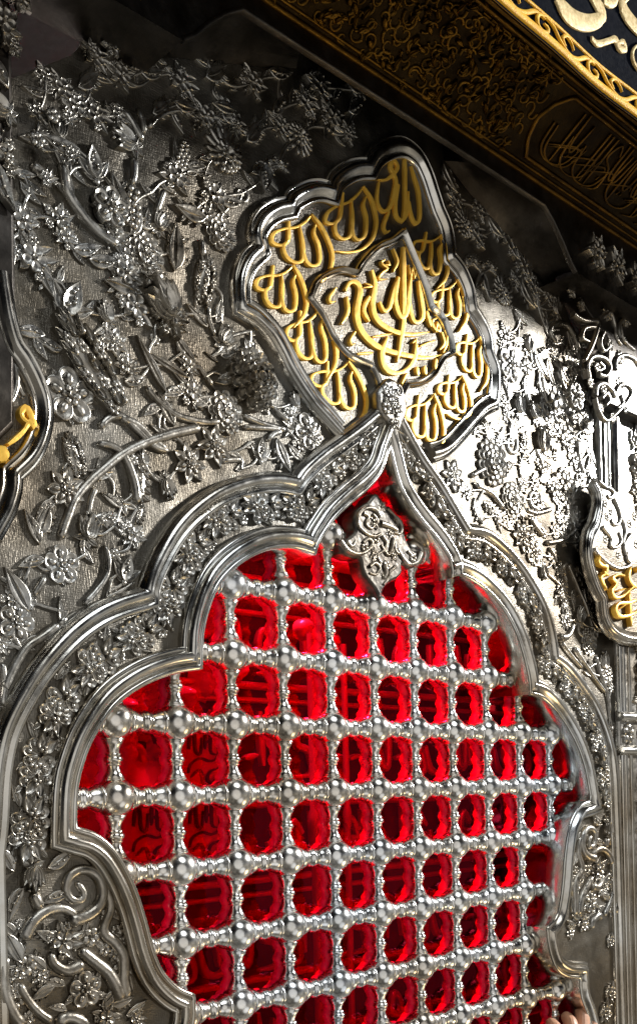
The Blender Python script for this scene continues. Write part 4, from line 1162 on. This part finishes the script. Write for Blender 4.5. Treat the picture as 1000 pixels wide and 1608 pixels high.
yt = (wall(780+230/4.545, 0, ZB)[1]+wall(1000, 690/4.545, ZB)[1])/2
tube(mb, [(x, yt) for x in np.linspace(x0, x1, 160)], .026, None, ZB+.01, .7)
part('gold_edging', mb, M['thread'], ban, wav)
# vine: one repeat traced, carried along the hem
per_a, per_b = wall(*q5([(330, 120)])[0], ZB), wall(*q5([(700, 460)])[0], ZB)
rep = per_b[0]-per_a[0]
vine = [[(330, 120), (390, 190), (440, 290), (510, 390), (570, 420), (640, 410), (700, 460)], [(330, 120), (282, 108), (278, 170), (305, 218), (345, 238), (352, 205), (322, 172)], [(480, 335), (458, 275), (488, 258), (525, 310), (542, 362)]]
mb = MB()
for k in range(-14, 8):
    for s, w in zip(vine, (.10, .085, .08)):
        stroke(mb, [(x+rep*k, YB+(yt-YB)*min(.90, max(.16, (y-YB)/(yt-YB)))) for x, y in wl(q5(s), ZB)], w*.72, .03, ZB+.012, nib=-20, step=.04)
part('gold_vine', mb, M['thread'], ban, wav)
mb = MB()
for s, w in (([(415, -20), (470, 70), (550, 135), (650, 158), (735, 130), (745, 70), (670, -30)], .32), ([(885, -20), (905, 80), (960, 170), (1040, 260)], .26), ([(940, -30), (890, 30), (880, 90)], .12), ([(760, 0), (830, 15), (860, -40)], .2), ([(676, 268), (720, 306), (790, 290), (842, 278), (870, 340), (905, 352), (893, 300), (852, 310)], .13), ([(1010, 315), (962, 355), (958, 430), (995, 510)], .07)):
    bstroke(mb, s, w, .03, nib=60)
part('gold_script', mb, M['palethread'], ban, wav)

# ================================================================== raised flowers of the panel
PLACED = []
def flowers(rows, var0=0):
    for i, r in enumerate(rows):
        k, x, y, s, d = r[:5]; PLACED.append((x, y, s))
        kw = r[5] if len(r) > 5 else {}
        put(k, x, y, s*1.07, d, panel, .355, kw.get('v', (i+var0) % 3), flip=kw.get('f', 1), depth=kw.get('d', .72 if x < 690 else .55), sx=kw.get('sx', 1.0))
stems = [
    ([(312, 672), (268, 682), (226, 696), (190, 714), (160, 738), (136, 760), (116, 785), (104, 815), (92, 848)], .075, .065),
    ([(92, 980), (66, 1000), (40, 1018), (20, 1050), (4, 1085)], .055, .07), ([(70, 905), (60, 922), (50, 936)], .05, .05), ([(2, 1040), (6, 1075), (2, 1110)], .05, .05),
    ([(228, 606), (240, 622), (256, 638), (280, 654), (320, 663), (345, 662)], .05, .055), ([(154, 672), (170, 657), (190, 654), (210, 672), (240, 700), (264, 709)], .06, .05),
    ([(185, 655), (215, 668), (238, 690), (262, 706)], .07, .04), ([(152, 697), (172, 700), (190, 712), (202, 735), (210, 762), (214, 792)], .05, .08),
    ([(164, 856), (170, 880), (166, 905), (150, 928), (130, 950)], .04, .05), ([(212, 914), (190, 928), (164, 940)], .03, .04), ([(150, 765), (142, 785), (138, 810)], .05, .04),
    ([(104, 968), (98, 975), (90, 982)], .05, .05), ([(326, 478), (326, 500), (336, 528)], .05, .045), ([(322, 590), (328, 600), (334, 606)], .05, .04),
    ([(96, 255), (99, 275), (103, 300), (122, 330), (150, 362), (185, 385)], .08, .07), ([(46, 258), (62, 270), (82, 290)], .075, .06), ([(150, 300), (156, 320), (166, 335), (176, 350)], .045, .05),
    ([(209, 248), (210, 270), (207, 290)], .06, .05), ([(192, 171), (205, 190), (216, 210), (224, 222)], .05, .06), ([(232, 200), (245, 186), (262, 176), (285, 172)], .05, .03), ([(216, 170), (222, 190), (226, 210)], .05, .05),
    ([(256, 297), (250, 315), (244, 334)], .06, .05), ([(315, 376), (317, 392), (318, 404)], .06, .05),
    ([(428, 639), (438, 650), (452, 660)], .04, .05), ([(380, 652), (410, 665), (448, 676)], .045, .05), ([(380, 671), (410, 672), (440, 674)], .045, .05), ([(418, 692), (428, 682), (442, 677)], .05, .05), ([(345, 724), (362, 722), (378, 722)], .05, .045),
    ([(864, 800), (840, 806), (822, 800)], .06, .05), ([(855, 853), (875, 850), (894, 842), (906, 828), (912, 818)], .06, .04), ([(891, 888), (900, 908), (909, 930), (918, 950), (924, 969)], .05, .05), ([(876, 1002), (888, 1000), (896, 990), (900, 978)], .10, .04),
    ([(900, 1017), (912, 1036), (924, 1053), (936, 1070), (950, 1088)], .06, .04), ([(880, 1008), (896, 1030), (914, 1050)], .05, .04), ([(832, 816), (842, 830), (852, 842)], .05, .05), ([(738, 748), (752, 740), (762, 735)], .05, .05),
    ([(745, 762), (770, 775), (790, 800)], .05, .05), ([(872, 540), (862, 520), (872, 508), (890, 512), (900, 530), (908, 552)], .06, .06), ([(860, 860), (868, 872), (872, 885)], .05, .04), ([(934, 1030), (942, 1060), (952, 1090), (957, 1120)], .05, .04),
    ([(882, 895), (886, 888), (893, 886), (894, 892)], .05, .04), ([(848, 590), (852, 612), (858, 635)], .06, .05), ([(872, 580), (880, 600), (892, 622)], .06, .05), ([(838, 705), (848, 725), (850, 740)], .05, .05), ([(905, 690), (908, 720), (915, 745)], .05, .05),
]
for p_, a_, b_ in stems: cord(panel, p_, a_, b_, .355, 1.15)
flowers([
    # shadowed top
    ('sprig', 95, 140, 26, 0), ('leaf', 140, 130, 26, 20), ('sprig', 190, 120, 26, 0), ('leafp', 240, 120, 24, 340), ('sprig', 285, 128, 28, 0), ('leaf', 340, 118, 26, 10), ('sprig', 395, 130, 26, 0), ('leafp', 440, 120, 24, 330), ('sprig', 500, 135, 26, 0), ('sprig', 70, 120, 20, 0), ('leaf', 560, 140, 22, 330), ('sprig', 240, 85, 24, 0), ('leaf', 330, 80, 24, 10), ('sprig', 150, 90, 24, 0),
    # upper left
    ('bud', 89, 205, 30, 95), ('leafp', 53, 214, 24, 150), ('leafp', 96, 234, 32, 178, {'f': -1}), ('vleaf', 100, 290, 24, 120), ('leafp', 38, 277, 19, 330), ('leafp', 43, 306, 20, 300), ('tulip', 146, 262, 32, 100),
    ('bud', 199, 222, 34, 150), ('leaf', 190, 312, 36, 100), ('berries', 206, 326, 32, 80), ('sprig', 91, 346, 28, 40), ('sprig', 103, 372, 22, 200), ('spear', 16, 375, 42, 95), ('sprig', 36, 352, 30, 100), ('sprig', 52, 405, 38, 20), ('leaf', 66, 434, 30, 280),
    ('leafp', 137, 397, 26, 345), ('leafp', 163, 416, 28, 340), ('sprig', 180, 372, 30, 0), ('rosette', 228, 399, 32, 0), ('sprig', 205, 400, 26, 60), ('sprig', 196, 430, 34, 10), ('leaf', 215, 350, 26, 60), ('bud', 250, 352, 26, 70),
    ('sprig', 276, 280, 30, 30), ('berries', 287, 243, 22, 70), ('leafp', 236, 302, 18, 120), ('daisy', 354, 244, 42, 250), ('star', 370, 196, 20, 60), ('leafp', 320, 276, 16, 330), ('leaf', 298, 338, 30, 170, {'f': -1}), ('sprig', 335, 308, 28, 20),
    ('curl', 378, 304, 15, 0), ('leafp', 362, 322, 24, 330), ('rosette', 345, 366, 28, 0), ('sprig', 325, 335, 22, 90), ('leaf', 278, 392, 36, 80), ('tulip', 414, 276, 30, 265), ('frond', 436, 258, 24, 340), ('daisy', 470, 212, 30, 20), ('spear', 512, 200, 22, 80),
    ('sprig', 150, 180, 26, 0), ('sprig', 120, 168, 24, 60), ('sprig', 320, 184, 26, 20), ('leaf', 255, 172, 24, 20), ('leaf', 290, 170, 22, 330), ('sprig', 520, 185, 26, 40), ('leafp', 560, 172, 22, 10), ('sprig', 440, 200, 22, 0), ('leaf', 400, 210, 26, 40), ('sprig', 60, 178, 20, 0),
    ('sprig', 185, 180, 20, 0), ('leafp', 440, 170, 22, 30), ('sprig', 480, 160, 24, 0), ('leaf', 350, 165, 24, 150), ('sprig', 545, 210, 18, 0),
    # middle left
    ('tulip', 108, 478, 42, 70), ('leafp', 45, 516, 26, 155), ('leafp', 78, 545, 22, 170, {'f': -1}), ('thistle', 140, 572, 82, 122, {'sx': .62}), ('cinque', 108, 622, 42, 20), ('bud', 166, 496, 27, 110), ('star', 178, 536, 24, 0), ('sprig', 200, 576, 24, 30), ('leafp', 213, 602, 22, 350),
    ('sprig', 212, 480, 34, 20), ('bud', 256, 484, 54, 118, {'d': 1.0}), ('sprig', 262, 500, 34, 80, {'d': 1.9}), ('leaf', 192, 446, 34, 150), ('leaf', 288, 552, 24, 300), ('spear', 232, 488, 26, 170), ('floret', 243, 532, 10, 0), ('sprig', 250, 446, 26, 0),
    ('thistle', 320, 440, 40, 80, {'sx': .8}), ('leafp', 312, 493, 22, 120), ('leafp', 346, 492, 20, 60), ('bud', 350, 532, 28, 60), ('leafp', 360, 556, 20, 10), ('leafp', 392, 520, 13, 150), ('spear', 238, 572, 44, 115), ('spear', 262, 572, 40, 145), ('sprig', 296, 576, 22, 0), ('spear', 322, 592, 24, 300),
    ('spear', 286, 598, 32, 130), ('spear', 332, 560, 14, 140), ('sprig', 300, 618, 26, 70), ('leafp', 270, 612, 22, 170), ('leaf', 318, 632, 20, 10), ('rosette', 352, 648, 33, 0), ('bigrosette', 393, 598, 46, 0, {'d': 1.5}), ('leafp', 352, 592, 22, 165), ('sprig', 392, 556, 22, 90), ('sprig', 410, 628, 20, 0),
    ('star', 334, 700, 31, 10), ('star', 296, 728, 30, 40), ('leafp', 236, 640, 20, 185), ('leaf', 262, 642, 26, 110), ('bud', 224, 724, 20, 100), ('bud', 260, 762, 27, 285), ('leafp', 248, 672, 14, 130), ('floret', 275, 685, 7, 0),
    ('vleaf', 160, 740, 20, 60), ('star', 101, 768, 34, 10, {'v': 1}), ('thistle', 116, 716, 34, 105, {'sx': .8}), ('leafp', 70, 792, 20, 190), ('frond', 210, 752, 44, 275), ('leafp', 177, 782, 20, 130), ('leafp', 192, 790, 18, 100),
    ('cinque', 483, 678, 28, 60), ('daisy', 488, 690, 24, 200), ('bud', 462, 632, 19, 110), ('sprig', 455, 655, 18, 20), ('vleaf', 450, 674, 16, 180), ('tulip', 408, 710, 23, 90), ('leaf', 440, 716, 26, 285), ('leafp', 462, 716, 20, 300), ('leafp', 392, 696, 15, 170), ('leafp', 378, 736, 12, 10), ('sprig', 470, 700, 18, 0), ('leafp', 366, 710, 12, 150),
    # lower left
    ('bud', 136, 834, 34, 80), ('leafp', 132, 872, 16, 290), ('leaf', 72, 820, 26, 60), ('leafp', 56, 828, 26, 100), ('cinque', 96, 888, 30, 30), ('leafp', 48, 878, 24, 175), ('frond', 180, 826, 34, 330), ('sprig', 206, 840, 24, 0), ('tulip', 196, 898, 28, 80), ('frond', 214, 800, 26, 260), ('floret', 180, 870, 9, 0),
    ('vleaf', 104, 962, 26, 70), ('leaf', 30, 925, 36, 110), ('cinque', 24, 978, 30, 0, {'v': 1}), ('leafp', 32, 1018, 22, 320), ('floret', 74, 1003, 8, 0), ('sprig', 18, 945, 24, 0), ('sprig', 3, 1010, 18, 0), ('floret', 2, 1102, 10, 0), ('sprig', 46, 945, 14, 0), ('leafp', 170, 930, 18, 215),
    ('leafp', 206, 905, 14, 340),
])
flowers([
    # right of the medallion
    ('leaf', 702, 280, 24, 290), ('sprig', 716, 318, 22, 0), ('daisy', 730, 354, 28, 250), ('sprig', 748, 368, 22, 20), ('leafp', 706, 300, 18, 270), ('sprig', 752, 330, 20, 0), ('sprig', 800, 376, 26, 0), ('leaf', 776, 360, 22, 300), ('sprig', 822, 418, 24, 30), ('sprig', 838, 450, 20, 0),
    ('frond', 742, 412, 22, 340), ('frond', 768, 420, 22, 330), ('vleaf', 756, 449, 25, 265), ('daisy', 789, 460, 28, 200), ('star', 808, 440, 16, 0), ('spear', 845, 482, 26, 280), ('leaf', 825, 463, 24, 290), ('bud', 872, 486, 22, 90), ('sprig', 862, 465, 18, 0), ('leaf', 815, 500, 18, 300),
    ('sprig', 793, 526, 19, 10), ('cinque', 800, 571, 27, 0), ('floret', 826, 575, 13, 0), ('bud', 828, 543, 20, 90), ('vleaf', 838, 560, 18, 80), ('rosette', 868, 546, 16, 0), ('sprig', 905, 548, 20, 0), ('leaf', 846, 576, 24, 290), ('leaf', 862, 588, 24, 280), ('leaf', 884, 590, 24, 290), ('sprig', 896, 570, 20, 20),
    ('sprig', 912, 580, 16, 0), ('bud', 815, 640, 24, 100), ('bud', 838, 650, 22, 110), ('leafp', 907, 610, 20, 320), ('leaf', 850, 610, 26, 280), ('sprig', 872, 624, 32, 0), ('sprig', 856, 650, 24, 0), ('sprig', 890, 655, 26, 0), ('cinque', 917, 658, 22, 0), ('sprig', 882, 680, 24, 0), ('leaf', 824, 610, 20, 270),
    ('leaf', 768, 680, 22, 100), ('leaf', 806, 676, 22, 70), ('curl', 802, 697, 18, 0), ('bigrosette', 772, 726, 36, 0), ('bud', 850, 698, 30, 90), ('sprig', 890, 694, 20, 0), ('sprig', 852, 733, 20, 0), ('sprig', 886, 758, 26, 0), ('leafp', 923, 712, 22, 280), ('leaf', 926, 742, 24, 275), ('floret', 938, 738, 10, 0),
    ('star', 710, 747, 24, 0), ('rosette', 804, 786, 28, 0), ('curl', 838, 783, 20, 0), ('sprig', 845, 790, 18, 0), ('spear', 759, 770, 28, 325), ('leaf', 748, 803, 20, 280), ('frond', 776, 810, 28, 300), ('leafp', 796, 828, 16, 300), ('star', 819, 842, 24, 0), ('cinque', 838, 868, 20, 0), ('bud', 852, 894, 18, 280),
    ('sprig', 868, 876, 16, 0), ('leaf', 840, 826, 16, 310), ('cinque', 909, 852, 14, 0), ('sprig', 902, 818, 24, 0), ('sprig', 884, 822, 18, 0), ('sprig', 870, 768, 22, 0), ('sprig', 890, 790, 20, 0), ('leaf', 905, 770, 22, 60), ('floret', 928, 800, 10, 0), ('leaf', 856, 750, 20, 30), ('sprig', 732, 772, 14, 0), ('leafp', 724, 762, 14, 200),
    ('frond', 878, 918, 34, 265), ('frond', 884, 955, 30, 280), ('bud', 909, 970, 22, 80), ('rosette', 924, 1008, 21, 0), ('frond', 918, 920, 34, 285), ('sprig', 928, 955, 16, 0), ('leaf', 934, 985, 18, 300), ('bud', 947, 1042, 22, 90), ('cinque', 954, 1062, 15, 0), ('sprig', 958, 1080, 12, 0), ('leafp', 898, 940, 16, 260), ('vleaf', 922, 1052, 14, 120),
    ('sprig', 888, 975, 16, 0), ('floret', 960, 1140, 8, 0), ('leaf', 780, 700, 16, 50), ('leaf', 820, 735, 18, 80), ('leafp', 836, 720, 16, 40), ('sprig', 820, 760, 14, 0), ('leaf', 914, 700, 18, 80), ('sprig', 900, 720, 18, 0), ('leaf', 932, 770, 14, 280),
], 1)

# close filling of small sprays over the right spandrel
rd = random.Random(8); tries = 0; row = []
while len(row) < 46 and tries < 4000:
    tries += 1; x, y = rd.uniform(715, 936), rd.uniform(505, 850)
    if y > 600 and x < 735+.35*(y-640): continue
    if inside(wl([(690, 300), (712, 400), (770, 540), (785, 640), (690, 715)], .4), *wall(x, y, .4)) or x < 782 and y < 645: continue
    if x > 900 and y > 745: continue
    if min(math.hypot(x-a, (y-b)*.8) for a, b, c in PLACED+row) < 12.5: continue
    row.append((x, y, rd.uniform(10, 15)))
for k, (x, y, s_) in enumerate(row): flowers([(('sprig', 'leaf', 'sprig', 'leafp', 'bud', 'sprig', 'leaf', 'floret')[k % 8], x, y, s_*(1.25 if k % 8 in (1, 6) else .75 if k % 8 == 7 else 1), rd.uniform(40, 320), {'v': k % 4 if k % 8 in (0, 2, 5) else 0})])
# thin tendrils that tie neighbouring flowers together, with small leaves growing off them
rd = random.Random(21); mb = MB(); done = set(); nl = 0
medpoly = wl([(388, 478), (386, 420), (420, 340), (470, 300), (540, 262), (640, 222), (690, 300), (712, 400), (770, 540), (785, 630), (690, 715), (600, 655), (540, 675), (440, 530)], .4)
archpoly = OUTL + OUTR
for i, (x, y, s_) in enumerate(PLACED):
    near_ = sorted((math.hypot(x-a, y-b), j) for j, (a, b, c) in enumerate(PLACED) if j != i)[:3]
    for d_, j in near_[:2]:
        if (min(i, j), max(i, j)) in done or d_ > 62 or d_ < 14: continue
        done.add((min(i, j), max(i, j)))
        a, b, c = PLACED[j]; nx_, ny_ = -(b-y)/d_, (a-x)/d_; k = rd.uniform(-.28, .28)*d_
        mid = ((x+a)/2+nx_*k, (y+b)/2+ny_*k)
        q = wl([(x, y), mid, (a, b)], .36)
        if any(inside(medpoly, *p) or inside(archpoly, *p) for p in q): continue
        q = resample(crom(q, 8), .05)
        tube(mb, q, .034, .024, .35, 1.2, 6)
        if nl < 90 and d_ > 24:
            p0, p1 = q[len(q)//2-1], q[len(q)//2]; an = math.atan2(p1[1]-p0[1], p1[0]-p0[0])+rd.choice((-1, 1))*rd.uniform(.5, 1.1)
            L_ = rd.uniform(.10, .17)
            put_wall('leafp', p0[0]+L_*.8*math.cos(an), p0[1]+L_*.8*math.sin(an), an, L_, panel, .355, flip=rd.choice((-1, 1)), depth=.7); nl += 1
part('tendrils', mb, M['relief'], panel)

# ------------------------------------------------------------------ visitor's hand at the lower right corner of the window
hand = thing('person', *wall(905, 1700, .2), .2, 'visitor whose fingertips grip the lower right edge of the window', 'person')
def skin(name, joints, radii, edges, parent):
    og = origin_of(parent)
    me = bpy.data.meshes.new(name)
    me.from_pydata([tuple(world(j[0]-og[0], j[1]-og[1], j[2]-og[2])) for j in joints], edges, [])
    o = bpy.data.objects.new(name, me); COL.objects.link(o); o.parent = parent
    md = o.modifiers.new('skin', 'SKIN')
    if not me.skin_vertices:
        bm = bmesh.new(); bm.from_mesh(me); bm.verts.layers.skin.verify(); bm.to_mesh(me); bm.free()
    for v, r in zip(me.skin_vertices[0].data, radii): v.radius = (r*S, r*S)
    me.skin_vertices[0].data[0].use_root = True
    o.modifiers.new('sub', 'SUBSURF').levels = 2; o.modifiers['sub'].render_levels = 2
    me.materials.append(M['skin']); o['wo'] = og
    return o
def P3(px, py, z): return (*wall(px, py, z), z)
J = [P3(915, 1720, .5), P3(912, 1680, .5), P3(905, 1650, .5)]
Rr = [.28, .30, .30]; Ed = [(0, 1), (1, 2)]
for pts in ([(930, 1640, .5), (930, 1612, .45), (922, 1590, .3)], [(915, 1630, .5), (914, 1590, .35), (905, 1566, .12)], [(898, 1630, .5), (896, 1606, .35), (886, 1594, .12)], [(882, 1640, .5), (872, 1616, .35), (862, 1604, .12)], [(880, 1680, .55), (858, 1650, .5), (842, 1630, .35)]):
    k = len(J); J += [P3(*p) for p in pts]; Rr += [.16, .15, .11]; Ed += [(2, k), (k, k+1), (k+1, k+2)]
skin('body', J, Rr, Ed, hand)

# drop the helper property
for o in bpy.data.objects:
    if 'wo' in o.keys(): del o['wo']
